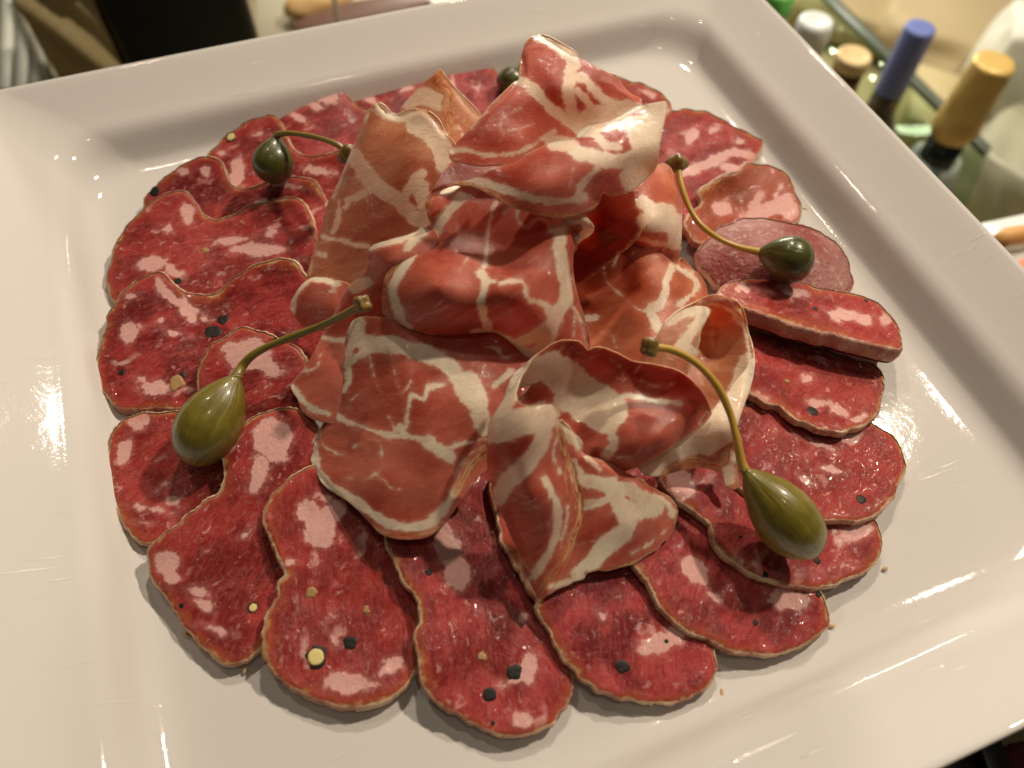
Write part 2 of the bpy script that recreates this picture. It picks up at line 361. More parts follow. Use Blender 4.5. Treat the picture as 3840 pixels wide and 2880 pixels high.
# ---------------------------------------------------------------- sliced meats
RNG = random.Random(7); NPR = np.random.RandomState(5)
def HZ(z): return np.where(z > .9, 1.15+(z-1.5)*1.48, z)          # how high the folded mound stands
def SZ(z): return np.where(z > .5, .5+(z-.5)*.75, z)
def height(an, rolls, rng, wamp, remap):
    an = anch(an); an[:,2] = remap(an[:,2]); f = tps(an); wb = wob(rng, 6, 1.2, 4.5)
    rl = [(catmull(pp(p), False, 14), R*K, dz) for p, R, dz in rolls]
    def g(xy):
        z = f(xy)+wamp*wb(xy[:,0]/100, xy[:,1]/100)
        for q, R, dz in rl:
            d = dist_poly(xy, q); z = z-dz*.5*np.clip(1-d/R, 0, 1)**2
        return z
    return g
def patch(outline, zf, step, rough, rng, rfreq=(.02,.07)):
    O = catmull(pp(outline), True, step*1.15)
    s = np.concatenate([[0], np.cumsum(np.linalg.norm(np.diff(O, axis=0), axis=1))])
    if rough:
        c = O.mean(0); d = O-c; d /= np.linalg.norm(d, axis=1)[:,None]
        k = sum(a*np.sin(s*fq+ph) for fq, ph, a in [(rng.uniform(*rfreq), rng.uniform(0,6), rng.uniform(.4,1)) for _ in range(6)])
        O = O+d*(k*rough*.5+NPR.normal(0, rough*.25, len(O)))[:,None]
    lo, hi = O.min(0), O.max(0)
    gx, gy = np.meshgrid(np.arange(lo[0], hi[0], step), np.arange(lo[1], hi[1], step*.87)); gx[1::2] += step/2
    X = np.stack([gx.ravel(), gy.ravel()], 1)+NPR.uniform(-.12, .12, (gx.size, 2))*step
    X = X[inside(X, O)]; X = X[dist_poly(X, O, True) > step*.55]
    return O, X
def tri(O, X):
    P = np.concatenate([O, X]); n = len(O)
    v, e, f, *_ = delaunay_2d_cdt([Vector(p) for p in P], [(i, (i+1) % n) for i in range(n)], [], 1, 1e-4)
    v = np.array([tuple(q) for q in v]); f = np.array([t for t in f if len(t) == 3], np.int32)
    a, b, c = v[f[:,0]], v[f[:,1]], v[f[:,2]]
    s = (b[:,0]-a[:,0])*(c[:,1]-a[:,1])-(b[:,1]-a[:,1])*(c[:,0]-a[:,0])
    f = f[np.abs(s) > 1e-3]; s = s[np.abs(s) > 1e-3]
    f[s > 0] = f[s > 0][:, ::-1]                 # image y runs down: clockwise in pixels faces the viewer
    return v, f
def surf(xy, zf): return un(xy, zf(xy))
def normal(xy, zf, h=4.):
    a = surf(xy+[h,0], zf)-surf(xy-[h,0], zf); b = surf(xy+[0,h], zf)-surf(xy-[0,h], zf)
    n = np.cross(b, a); n /= np.linalg.norm(n, axis=1)[:,None]+1e-12
    toc = CC-surf(xy, zf); s = np.sign((n*toc).sum(1)); return n*s[:,None]
def local(xy, P, ang, seed):
    c, s = math.cos(ang), math.sin(ang); d = P-P.mean(0)
    u = d[:,0]*c+d[:,1]*s; v = -d[:,0]*s+d[:,1]*c
    return np.stack([u, v+d[:,2]*.9, d[:,2]*.4+seed*7.3], 1)
def pxcm(P): return np.linalg.norm(P-CC, axis=1)/FS

def slice_of_salami(label, outline, anchors, fat='', ang=0, th=.32, pepper='', mat='salami', rind='rind', group='salami slices fanned around the coppa', strokes=(), rolls=(), step=7.5, rough=3.2):
    rng = random.Random(sum(map(ord, label)))
    zf = height(anchors, rolls, rng, .035, SZ)
    O, X = patch(outline, zf, step, rough*1.1, rng, (.02,.09))
    v, f = tri(O, X); P = surf(v, zf); dpx = dist_poly(v, O, True); k = pxcm(P); ed = dpx*k
    P[:,2] -= .05*np.clip(1-ed/.16, 0, 1)**2
    root = empty('salami_slice', (P[:,0].mean(), P[:,1].mean(), max(0, P[:,2].min()-th))); o0 = np.array(root.location)/CM
    seed = rng.random()*10
    fs = np.maximum(blobs_sdf(v, fat, k), strokes_sdf(v, strokes, k)) if (fat or strokes) else np.full(len(v), -1.)
    # coarse underside
    Oc = O[::2]; gl, gh = O.min(0), O.max(0); gx, gy = np.meshgrid(np.arange(gl[0], gh[0], 45), np.arange(gl[1], gh[1], 45))
    Xc = np.stack([gx.ravel(), gy.ravel()], 1); Xc = Xc[inside(Xc, O)]; Xc = Xc[dist_poly(Xc, O, True) > 25]
    vb, fb = tri(Oc, Xc); Pb = surf(vb, zf); nb = normal(vb, zf); nb[:,2] = np.maximum(nb[:,2], .5); nb /= np.linalg.norm(nb, axis=1)[:,None]
    Pb = Pb-nb*th*np.array([.6,.6,1.]); Pb[:,2] = np.maximum(Pb[:,2], .03)
    A = np.concatenate([P, Pb]); FF = np.concatenate([f, fb[:, ::-1]+len(P)])
    loc = np.concatenate([local(v, P, ang, seed), local(vb, Pb, ang, seed)])
    z = np.zeros(len(Pb))
    mesh_obj('meat', A, FF, M[mat], root, attrs={'loc':loc,'fat':np.concatenate([fs, z-1]),'edge':np.concatenate([ed, z+1])}, origin=o0)
    # casing round the cut: inner lip, bulging side, underside
    c = O.mean(0); q = O; T = surf(q, zf); nn = normal(q, zf); nn[:,2] = np.maximum(nn[:,2], .5); nn /= np.linalg.norm(nn, axis=1)[:,None]
    tan = np.roll(T, -1, 0)-np.roll(T, 1, 0); outw = np.cross(tan, nn); outw /= np.linalg.norm(outw, axis=1)[:,None]+1e-9
    if ((T-T.mean(0))*outw).sum() < 0: outw = -outw
    for _ in range(3): outw = (np.roll(outw,1,0)+outw+np.roll(outw,-1,0))/3
    nz = wob(rng, 5, 2, 9); jag = .03*nz(T[:,0]*3, T[:,1]*3)+NPR.normal(0, .008, len(T))
    rows = []
    for o_, d_ in ((-.012,.004),(.012,.03),(.032,.15),(.045,.5),(.02,.85),(-.06,1.)):
        R = T+outw*(o_*max(1, th/.36)+(jag if o_ > 0 else 0*jag)[..., None])-nn*(th*d_)*np.array([.6,.6,1.])
        R[:,2] = np.maximum(R[:,2], .02+.02*(1-d_)); rows.append(R)
    n = len(O); V = np.concatenate(rows); idx = np.arange(n); F = []
    for i in range(len(rows)-1):
        a = i*n+idx; b = i*n+(idx+1) % n; F.append(np.stack([a, b, b+n, a+n], 1))
    mesh_obj('rind', V, np.concatenate(F), M[rind], root, origin=o0)
    for s in [t for t in pepper.split(',') if t.strip()]:
        p = s.split(); corn(root, o0, np.array([[float(p[0])*K, float(p[1])*K]]), zf, float(p[2])*K, p[3] if len(p) > 3 else '', rng)
    tag(root, label, 'salami slice', group)
    return root
def corn(root, o0, xy, zf, rpx, mode, rng):
    P = surf(xy, zf)[0]; nn = normal(xy, zf)[0]; r = rpx*pxcm(P[None])[0]
    a = np.cross(nn, [1,0,0]); a /= np.linalg.norm(a); b = np.cross(nn, a)
    def blob(r, hgt, off, jit, sg=18):
        V = []; F = []; rad = np.array([1+rng.uniform(-jit, jit)*1.6 for _ in range(sg)]); rad = (np.roll(rad,1)+rad*2+np.roll(rad,-1))/4
        for rr, hh in ((1.,-.4),(1.03,.0),(.92,.55),(.70,.85),(.40,.95)):
            for j in range(sg):
                t = 6.283*j/sg; q = r*rr*rad[j]*(1+rng.uniform(-.07,.07)); V.append(P+a*q*math.cos(t)+b*q*math.sin(t)+nn*(off+hgt*(hh+rng.uniform(-.35,.35)*min(1, jit*4))))
        for i in range(4):
            for j in range(sg): k = (j+1) % sg; F.append((i*sg+j, i*sg+k, (i+1)*sg+k, (i+1)*sg+j))
        V.append(P+nn*(off+hgt*.8)); F += [(4*sg+j, 4*sg+(j+1) % sg, 5*sg) for j in range(sg)]; return V, F
    if mode == 'tan':
        V, F = blob(r, .03, .0, .3); mesh_obj('spice_flake', V, F, M['coretan'], root, origin=o0); return
    V, F = blob(r*.88, .024, -.006, .2); o = mesh_obj('peppercorn', V, F, M['pepper'], root, origin=o0)
    if mode == 'y':
        V, F = blob(r*.64, .016, .018, .06); mesh_obj('core', V, F, M['core'], o, origin=o0)
def slice_of_coppa(label, facets, fat, brown, mat='ham', dry=(), th=.05, ang=0, group='coppa slices folded into the mound', step=7.5):
    rng = random.Random(sum(map(ord, label))); seed = rng.random()*10
    VV, FF, at, nv = [], [], {'loc':[], 'fat':[], 'brown':[], 'dry':[], 'edge':[]}, 0
    def put(xy, P, F, ed):
        nonlocal nv
        k = pxcm(P); VV.append(P); FF.append(F+nv); nv += len(P)
        at['loc'].append(local(xy, P, ang, seed)); at['fat'].append(strokes_sdf(xy, fat, k)); at['brown'].append(strokes_sdf(xy, brown, k)); at['dry'].append(strokes_sdf(xy, dry, k)); at['edge'].append(ed)
    for fc in facets:
        outline, anchors = fc[0], fc[1]; rolls = fc[2] if len(fc) > 2 else ()
        zf = height(anchors, rolls, rng, .06, HZ)
        O, X = patch(outline, zf, step, 1.6, rng, (.01,.05))
        v, f = tri(O, X); P = surf(v, zf); ed = dist_poly(v, O, True)*pxcm(P)
        put(v, P, f, ed)
        gl, gh = O.min(0), O.max(0); gx, gy = np.meshgrid(np.arange(gl[0], gh[0], 32), np.arange(gl[1], gh[1], 32))
        Xc = np.stack([gx.ravel(), gy.ravel()], 1); Xc = Xc[inside(Xc, O)]; Xc = Xc[dist_poly(Xc, O, True) > 18]
        vb, fb = tri(O[::2], Xc); Pb = surf(vb, zf)-normal(vb, zf)*th
        put(vb, Pb, fb[:, ::-1], dist_poly(vb, O, True)*pxcm(Pb))
        T = surf(O, zf); nn = normal(O, zf); for_out = np.roll(T,-1,0)-np.roll(T,1,0)
        outw = np.cross(for_out, nn); outw /= np.linalg.norm(outw, axis=1)[:,None]+1e-9
        if ((T-T.mean(0))*outw).sum() < 0: outw = -outw
        for _ in range(3): outw = (np.roll(outw,1,0)+outw+np.roll(outw,-1,0))/3
        rows = [T+outw*o_-nn*(th*d_) for o_, d_ in ((-.01,-.01),(.012,.2),(.012,.8),(-.01,1.02))]
        n = len(O); idx = np.arange(n); Fs = []
        for i in range(3):
            a = i*n+idx; b = i*n+(idx+1) % n
            Fs += [np.stack([a, b, b+n], 1), np.stack([a, b+n, a+n], 1)]
        put(np.tile(O, (4,1)), np.concatenate(rows), np.concatenate(Fs), np.zeros(4*n))
    V = np.concatenate(VV); org = (V[:,0].mean(), V[:,1].mean(), V[:,2].min())
    o = mesh_obj('coppa_slice', V, np.concatenate(FF), M[mat], None, attrs={k: np.concatenate(a) for k, a in at.items()}, origin=org)
    return tag(o, label, 'ham slice', group)

SL = slice_of_salami
# far side, then round by the left to the front and up the right: each slice leans on the one before
SL('small rosy salami slice just left of the standing brown edged coppa slice',
   'D: 755 210, 793 177, 827 162, 867 157, 898 159, 915 175, 945 230, 930 290, 850 310, 780 280, 752 240', '790 180 .6, 900 165 .7, 860 290 .5, 760 250 .45', '800 215 20 8 20, 880 190 18 7 -20', .6, mat='salami2', step=9)
SL('rosy salami slice with a pale upright streak, left of the half hidden caper',
   'D: 915 178, 935 160, 969 149, 1010 141, 1043 137, 1067 149, 1088 175, 1120 230, 1100 290, 1000 300, 930 260', '940 165 .8, 1060 150 .7, 1000 290 .5', '978 175 7 30 0, 1030 190 14 8 30', 1.4, mat='salami2', step=9)
SL('dark salami slice mostly hidden behind the right shoulder of the top coppa',
   'D: 1300 160, 1336 165, 1385 180, 1434 205, 1454 230, 1451 259, 1437 290, 1400 330, 1330 330, 1280 280, 1275 210', '1336 170 .8, 1450 240 .6, 1300 300 .5', '1400 200 20 8 30, 1440 255 14 22 0', .8, mat='salami2', step=9)
SL('salami slice with a broad white band of fat, behind the upright yellow stalk tip',
   'D: 1440 245, 1463 237, 1497 235, 1548 250, 1592 274, 1625 291, 1646 305, 1643 325, 1632 345, 1610 380, 1570 430, 1520 480, 1450 480, 1400 400, 1400 300', '1497 240 .9, 1640 310 .45, 1420 380 .8, 1520 470 .5, 1560 340 .6', '1495 295 20 14 -40, 1540 280 14 6 0, 1600 305 10 8 0', -.3, mat='salami2',
   strokes=(('X: 220 760, 420 680, 620 570, 760 530, 900 560, 960 610', 110), ('X: 640 680, 780 690, 900 640', 70)), step=8)
SL('curled salami slice showing its brown hollow side, right of the upright stalk',
   'D: 1482 472, 1505 452, 1514 436, 1512 415, 1530 396, 1560 380, 1592 367, 1622 352, 1653 355, 1693 369, 1713 399, 1727 437, 1735 452, 1728 470, 1712 482, 1660 520, 1580 530, 1500 520', '1622 352 1.2, 1720 420 .7, 1512 415 1.35, 1590 368 1.3, 1555 425 .55, 1610 440 .55, 1500 500 .9, 1700 480 .7, 1600 520 .7', '1630 445 14 30 25, 1560 450 24 16 0', .7, mat='salami3',
   strokes=(('X: 960 1200, 1150 1100, 1300 1050, 1350 1150', 170), ('X: 1180 1000, 1240 880', 60)), step=8)
SL('thick salami end piece with mouldy purple casing up, under the dark right caper',
   'D: 1505 545, 1541 501, 1575 481, 1609 471, 1653 471, 1707 481, 1761 494, 1802 521, 1825 545, 1839 586, 1836 625, 1760 640, 1650 640, 1560 620, 1536 603, 1514 576', '1609 473 1.1, 1761 494 .9, 1836 590 .5, 1650 635 .7, 1510 550 1.0, 1536 603 .7, 1680 545 1.75, 1590 530 1.6, 1760 560 1.3', '', .2, th=.5, mat='endcap' , rind='rindd',
   strokes=(('B3: 130 100, 200 230', 60),), step=8)
SL('salami slice whose tan pointed tip rises against the far rim, behind the arched stalk',
   'D: 559 244, 579 217, 609 193, 650 162, 694 144, 715 141, 729 156, 738 188, 745 203, 766 223, 793 236, 835 280, 820 370, 720 400, 620 370, 575 310', '694 144 1.3, 740 190 1.1, 780 235 .6, 559 250 .4, 650 330 .4, 800 360 .4', '706 190 26 34 10, 640 250 22 7 30, 680 230 16 8 10, 600 270 14 7 60', .4, step=8)
SL('salami slice behind the dark left caper with a yellow peppercorn on its rim',
   'D: 447 338, 474 305, 491 291, 535 261, 570 248, 588 248, 604 260, 616 285, 632 316, 655 335, 700 334, 750 322, 785 350, 770 450, 700 500, 560 500, 470 450, 440 390', '582 247 1.5, 655 336 .75, 725 334 1.2, 447 345 .45, 520 440 .4, 700 480 .4, 616 290 1.25', '512 372 18 34 15, 480 330 12 8 0, 690 370 30 9 10, 560 290 12 5 0', .5, pepper='499 296 13 y', step=8)
SL('salami slice with two tan humps just in front of the left caper',
   'D: 308 448, 325 413, 359 379, 399 352, 436 338, 462 340, 480 353, 490 380, 505 402, 530 407, 560 398, 589 387, 636 381, 677 389, 697 416, 709 445, 720 500, 690 560, 600 580, 450 560, 340 510', '445 340 1.5, 512 405 .8, 640 382 1.65, 315 440 .45, 450 540 .35, 650 560 .5, 705 450 .9', '445 372 11 14 0, 395 370 14 8 0, 620 400 35 7 5, 570 440 18 8 20', .3, pepper='335 414 11', step=8)
SL('broad salami slice with notched upper edge and white fat streaks, below the two humped slice',
   'D: 230 603, 238 560, 262 505, 300 458, 340 428, 375 412, 402 413, 422 436, 440 464, 470 474, 508 460, 542 443, 592 432, 633 423, 658 440, 674 474, 686 525, 692 560, 690 600, 640 650, 540 680, 420 690, 300 672, 250 652, 236 628', '390 412 1.5, 462 474 .85, 625 423 1.6, 234 600 .42, 300 650 .4, 450 670 .35, 680 560 .9, 440 560 .6', '330 570 34 17 -5, 375 585 26 12 30, 500 520 45 9 -12, 560 540 60 14 0, 585 505 22 10 -30, 405 460 14 22 -20, 362 492 12 14 0, 600 570 40 8 -10', .1, pepper='385 607 9, 258 520 4 tan, 443 541 6 tan', step=7.5)
SL('large glossy salami slice with a deep notch on top, above the big olive caper',
   'D: 220 728, 234 681, 244 661, 271 623, 310 598, 345 588, 360 596, 376 613, 406 632, 443 637, 474 627, 501 603, 542 576, 592 559, 633 562, 658 590, 690 650, 700 740, 650 830, 560 870, 450 885, 352 880, 288 884, 250 874, 223 847, 210 806, 210 779', '350 588 1.5, 440 637 .75, 595 559 1.8, 212 790 .5, 288 884 .55, 500 860 .7, 690 700 1.2, 400 760 .75, 660 600 1.6', '278 718 20 24 20, 303 702 10 7 0, 335 838 36 15 -12, 405 672 34 14 50, 375 718 26 6 10, 440 690 12 6 20, 345 690 6 5 0, 306 818 12 10 0, 285 640 10 6 0', .2,
   th=.46, pepper='462 717 18, 482 690 13, 262 805 8, 383 828 15 tan, 392 812 10', strokes=(('B1: 1010 260, 1060 340, 1160 410, 1240 450', 60),), step=7.5)
SL('small salami slice with a big white fat patch, under the big caper stalk',
   'D: 427 816, 438 772, 467 738, 501 715, 535 708, 575 718, 626 742, 660 772, 690 850, 650 910, 560 950, 470 930, 432 870', '535 708 2.0, 430 816 1.5, 560 940 1.0, 680 830 1.8, 550 800 1.7', '535 765 48 34 -10, 580 790 34 18 20, 500 750 22 16 0', .3, pepper='595 733 6', step=7.5)
SL('salami slice with a round fat lump at its top corner, under the big olive caper',
   'D: 284 897, 312 890, 342 892, 430 885, 500 900, 530 960, 500 1050, 430 1130, 330 1172, 294 1162, 271 1141, 252 1101, 244 1080, 234 1043, 230 992, 237 952, 255 915', '310 892 .75, 232 1000 .45, 294 1160 .45, 500 960 .9, 430 1120 .5, 350 1020 .55', '300 912 23 20 0, 268 975 19 25 15, 355 1050 22 5 -35, 330 1100 30 6 10, 375 1080 20 12 0, 320 1130 22 4 0', .4, step=7.5)
SL('large salami slice with a ragged upper edge and pale fat patch beside the marbled coppa',
   'D: 321 1200, 326 1180, 345 1160, 400 1118, 428 1094, 455 1075, 478 1052, 486 1026, 481 990, 494 950, 520 918, 555 897, 602 882, 643 884, 690 930, 690 1020, 650 1120, 640 1250, 610 1350, 560 1405, 501 1436, 470 1425, 440 1402, 403 1358, 359 1294, 328 1250', '330 1175 1.0, 484 1000 1.6, 602 882 1.9, 501 1436 .42, 359 1294 .5, 328 1240 .7, 640 1250 .5, 690 960 1.6, 520 1200 .75', '590 950 42 50 -20, 560 1020 20 45 10, 360 1218 30 26 0, 372 1246 16 16 0, 425 1279 26 9 8, 437 1305 24 10 30, 527 1155 18 8 -25, 470 1360 34 9 15, 450 1190 10 7 0', .9,
   pepper='547 1313 12 y, 392 1308 6', step=7.5)
SL('salami slice with a big yellow cut peppercorn near its front edge',
   'D: 567 1111, 590 1068, 640 1022, 700 1000, 800 1010, 880 1080, 915 1180, 905 1300, 908 1400, 894 1452, 850 1503, 769 1527, 691 1513, 630 1483, 582 1439, 567 1395, 575 1331, 590 1303, 602 1287, 600 1262, 616 1239, 600 1200, 582 1158', '575 1110 1.35, 616 1239 1.15, 570 1390 .85, 690 1003 1.7, 769 1527 .5, 905 1380 .5, 900 1150 1.2, 700 1300 .7, 630 1480 .55', '692 1142 36 42 20, 665 1105 26 22 0, 725 1105 30 22 -20, 745 1475 44 24 -8, 845 1440 32 13 -30, 822 1480 20 8 0, 625 1215 11 9 0, 700 1075 20 9 10, 720 1380 6 22 -20', 1.5,
   th=.5, pepper='683 1419 24 y, 756 1387 16, 675 1281 11 tan, 790 1318 8 tan', step=7)
SL('longest front salami slice with a white fat tongue and two black peppercorns',
   'D: 831 1150, 840 1188, 857 1222, 874 1259, 894 1285, 908 1310, 907 1341, 896 1375, 903 1408, 906 1442, 912 1476, 935 1508, 979 1538, 1030 1567, 1080 1586, 1124 1590, 1182 1568, 1215 1535, 1235 1490, 1232 1440, 1190 1350, 1150 1270, 1100 1130, 1085 1010, 1030 930, 930 930, 850 1010, 835 1090', '840 1188 1.5, 906 1330 1.15, 905 1442 .95, 1080 1586 .5, 1235 1480 .45, 1100 1200 .9, 950 1060 1.5, 1050 1400 .75, 979 1535 .6', '965 1180 26 60 -15, 985 1235 30 44 -10, 1142 1448 22 34 15, 1118 1468 30 10 -20, 1128 1552 24 14 10, 1130 1335 10 12 0', 1.45,
   pepper='1113 1451 19, 1056 1499 15, 927 1236 9, 1040 1418 9 tan, 1065 1562 6', mat='salami2', step=7)
SL('dark salami slice with one black peppercorn, beneath the pointed flaps of the cup shaped coppa',
   'D: 1077 1123, 1085 1170, 1110 1215, 1138 1262, 1160 1296, 1158 1318, 1178 1347, 1188 1361, 1205 1402, 1233 1442, 1266 1473, 1317 1500, 1368 1513, 1440 1517, 1475 1512, 1514 1493, 1541 1465, 1548 1430, 1535 1390, 1480 1310, 1400 1220, 1330 1080, 1260 1000, 1120 980, 1060 1040', '1085 1170 1.45, 1160 1310 1.2, 1205 1402 .95, 1368 1513 .48, 1541 1465 .42, 1400 1230 .9, 1200 1090 1.4, 1350 1380 .75', '1430 1388 50 22 -15, 1460 1365 26 18 0, 1400 1405 22 10 0, 1300 1330 12 6 40', 1.3, pepper='1344 1440 17, 1440 1385 5', mat='salami2', step=7)
SL('sparkling pink salami slice with one fat oval, in front of the right front caper',
   'D: 1771 1276, 1785 1307, 1791 1347, 1768 1370, 1727 1398, 1666 1412, 1615 1413, 1564 1398, 1514 1375, 1470 1352, 1449 1336, 1426 1310, 1405 1265, 1371 1221, 1350 1160, 1310 1070, 1340 985, 1450 985, 1540 1040, 1640 1110, 1720 1220', '1371 1221 1.4, 1426 1310 1.1, 1514 1375 .8, 1640 1413 .48, 1788 1340 .42, 1620 1140 .8, 1450 1100 1.4, 1600 1290 .7', '1702 1293 46 24 5, 1500 1230 40 26 45, 1545 1290 26 9 40', .8, pepper='1768 1285 6, 1632 1345 7', mat='salami2', step=7)
SL('dark glossy salami slice in the shadow of the right front caper',
   'D: 1876 1115, 1896 1134, 1906 1171, 1900 1202, 1869 1232, 1818 1256, 1768 1268, 1700 1263, 1666 1254, 1615 1232, 1578 1209, 1551 1182, 1537 1151, 1526 1123, 1486 1094, 1440 1060, 1430 1010, 1500 980, 1640 1000, 1780 1070', '1486 1094 1.7, 1551 1182 1.35, 1666 1254 .95, 1768 1268 .7, 1904 1171 .42, 1640 1010 1.1, 1800 1090 .6, 1700 1150 .85', '1468 1042 28 40 -10, 1850 1150 38 18 -15, 1585 1205 12 6 0, 1600 1215 5 5 0', .5, pepper='1764 1210 9, 1731 1199 5, 1654 1240 8, 1600 1160 5', mat='salami2', step=7)
SL('bright red salami slice behind the right front caper, below the narrow tan rimmed slice',
   'D: 1862 905, 1903 925, 1930 942, 1950 972, 1952 1019, 1937 1060, 1920 1082, 1900 1104, 1869 1120, 1818 1124, 1720 1110, 1620 1070, 1560 1000, 1565 910, 1640 870, 1760 885', '1720 1110 1.25, 1869 1120 .85, 1950 990 .42, 1870 908 .45, 1565 960 1.4, 1640 880 1.2, 1760 1000 .8', '1835 945 26 13 0, 1800 1015 28 8 15, 1745 1040 20 6 30, 1770 960 30 7 20', .25, pepper='1860 1078 12', step=7)
SL('narrow salami slice with tan lower rim, just under the thick end piece',
   'D: 1910 823, 1906 857, 1890 898, 1869 916, 1835 928, 1785 928, 1734 910, 1700 889, 1680 874, 1655 872, 1625 850, 1580 830, 1560 770, 1600 720, 1700 730, 1830 770, 1895 790', '1785 928 1.25, 1690 885 1.5, 1904 850 .6, 1700 740 .6, 1600 820 1.6, 1850 900 .9', '1745 818 16 10 0, 1775 873 24 8 10, 1810 888 24 10 20, 1640 860 30 10 20, 1855 905 20 10 -20', .2, pepper='1755 888 13, 1700 824 6 tan', step=7)
SL('thick cut salami end piece with pale mouldy casing facing the viewer',
   'D: 1554 633, 1575 610, 1625 600, 1700 603, 1785 623, 1869 640, 1913 667, 1937 701, 1950 738, 1945 752, 1920 751, 1869 738, 1801 721, 1717 701, 1649 677, 1598 658', '1700 603 1.05, 1625 600 1.15, 1869 640 1.0, 1950 742 1.5, 1801 721 2.0, 1598 658 2.3, 1680 690 2.2', '1820 680 40 13 5, 1870 690 20 14 0, 1912 690 12 14 0, 1715 632 30 8 10, 1600 625 22 10 0, 1640 665 14 7 20', .15, th=.66, pepper='1760 667 7, 1871 650 5', rind='rindd', step=7)

HM = slice_of_coppa
HM('small brown edged coppa slice standing up behind the tan fold',
   [('D: 862 245, 891 203, 915 182, 935 163, 948 150, 965 168, 990 200, 1015 222, 1037 254, 1010 290, 990 330, 930 330, 880 290', '948 150 2.6, 870 240 1.7, 1030 254 2.4, 930 320 2.0, 985 240 2.35', [('D: 948 150, 975 185, 1037 254', 20, .25)])],
   [('W: 1300 400, 1450 370, 1600 420', 150), ('W: 1650 700, 1750 640, 1800 760', 30)], [('W: 1600 170, 1560 280, 1660 340, 1640 450, 1680 560, 1700 680', 95), ('W: 1500 480, 1350 500', 40)], 'hamtan')
HM('tall tan coppa slice standing behind the left of the mound, thick white upper edge',
   [('D: 665 605, 677 547, 691 504, 706 446, 726 403, 743 363, 760 322, 778 282, 789 253, 801 233, 815 223, 830 228, 843 243, 857 248, 880 239, 916 238, 945 256, 962 288, 985 314, 1010 380, 1000 460, 960 520, 860 580, 770 620, 700 640', '815 223 4.3, 855 249 4.1, 916 238 4.5, 985 330 4.4, 1000 450 4.0, 668 605 1.7, 800 590 2.5, 820 420 3.5, 740 420 2.8, 880 330 4.2, 720 520 2.3, 900 450 3.7', [('D: 801 233, 760 322, 706 446, 665 605', 22, .3), ('D: 815 223, 855 249, 916 238, 962 288', 14, .2)])],
   [('Q: 715 85, 790 150, 900 170, 1050 190, 1150 280, 1230 380, 1280 500', 85), ('Q: 1000 240, 1100 280, 1200 400, 1230 520', 130), ('Q: 560 480, 600 540, 680 650, 760 720, 880 790, 950 860, 1000 930, 1090 940', 120), ('Q: 920 780, 980 700, 1010 640, 1070 600', 75), ('Q: 1040 700, 1090 830', 130), ('Q: 820 760, 690 720, 590 770, 510 800, 490 850', 45), ('Q: 440 800, 440 920, 400 1050', 36), ('Q: 320 1080, 450 1100, 560 1135, 660 1150', 36), ('Q: 640 160, 560 340, 480 560, 400 780', 36), ('Q: 290 1200, 340 1220', 40)], [], 'hamtan', ang=.6)
HM('little curled coppa fold with a pale rim, left of the big caper stalk tip',
   [('D: 628 662, 637 634, 654 611, 677 599, 720 604, 760 620, 775 680, 730 715, 665 708, 640 690', '637 640 2.2, 677 600 2.5, 760 630 2.6, 660 700 1.9, 720 670 2.45', [('D: 628 662, 637 634, 654 611, 677 599, 720 604', 14, .3)])],
   [('Q: 95 1640, 100 1540, 180 1430, 270 1395, 440 1430', 46), ('Q: 250 1500, 420 1480', 10)], [('Q: 190 1410, 230 1390', 20)], 'ham')
HM('coppa slice running from a shiny shoulder behind the stalk tip down to a pale point',
   [('D: 795 541, 812 527, 853 515, 890 503, 925 487, 945 520, 900 600, 860 690, 800 760, 770 840, 740 905, 700 912, 657 893, 642 864, 629 841, 631 827, 650 802, 668 778, 685 748, 697 723, 720 679, 749 624, 775 602, 790 585, 795 560', '853 515 4.1, 800 545 3.7, 925 490 4.2, 749 624 2.9, 697 723 2.3, 635 835 1.9, 700 910 1.9, 860 650 3.0, 740 800 2.35, 840 570 3.95', [('D: 795 560, 795 541, 812 527, 853 515, 925 487', 18, .35), ('D: 749 624, 697 723, 631 827', 14, .2)])],
   [('Q: 690 1150, 800 1110, 900 1090, 1050 1030', 60), ('Q: 560 1450, 640 1420', 95), ('Q: 960 1160, 1000 1100, 1090 1040', 60), ('T: 115 540, 170 620, 260 700, 380 745', 44), ('T: 330 165, 430 190, 520 190', 44), ('T: 190 430, 290 400, 320 300', 10), ('T: 170 330, 230 440', 14)], [('T: 110 580, 190 700, 330 800', 22), ('Q: 930 1180, 990 1090', 20)], ang=1.)
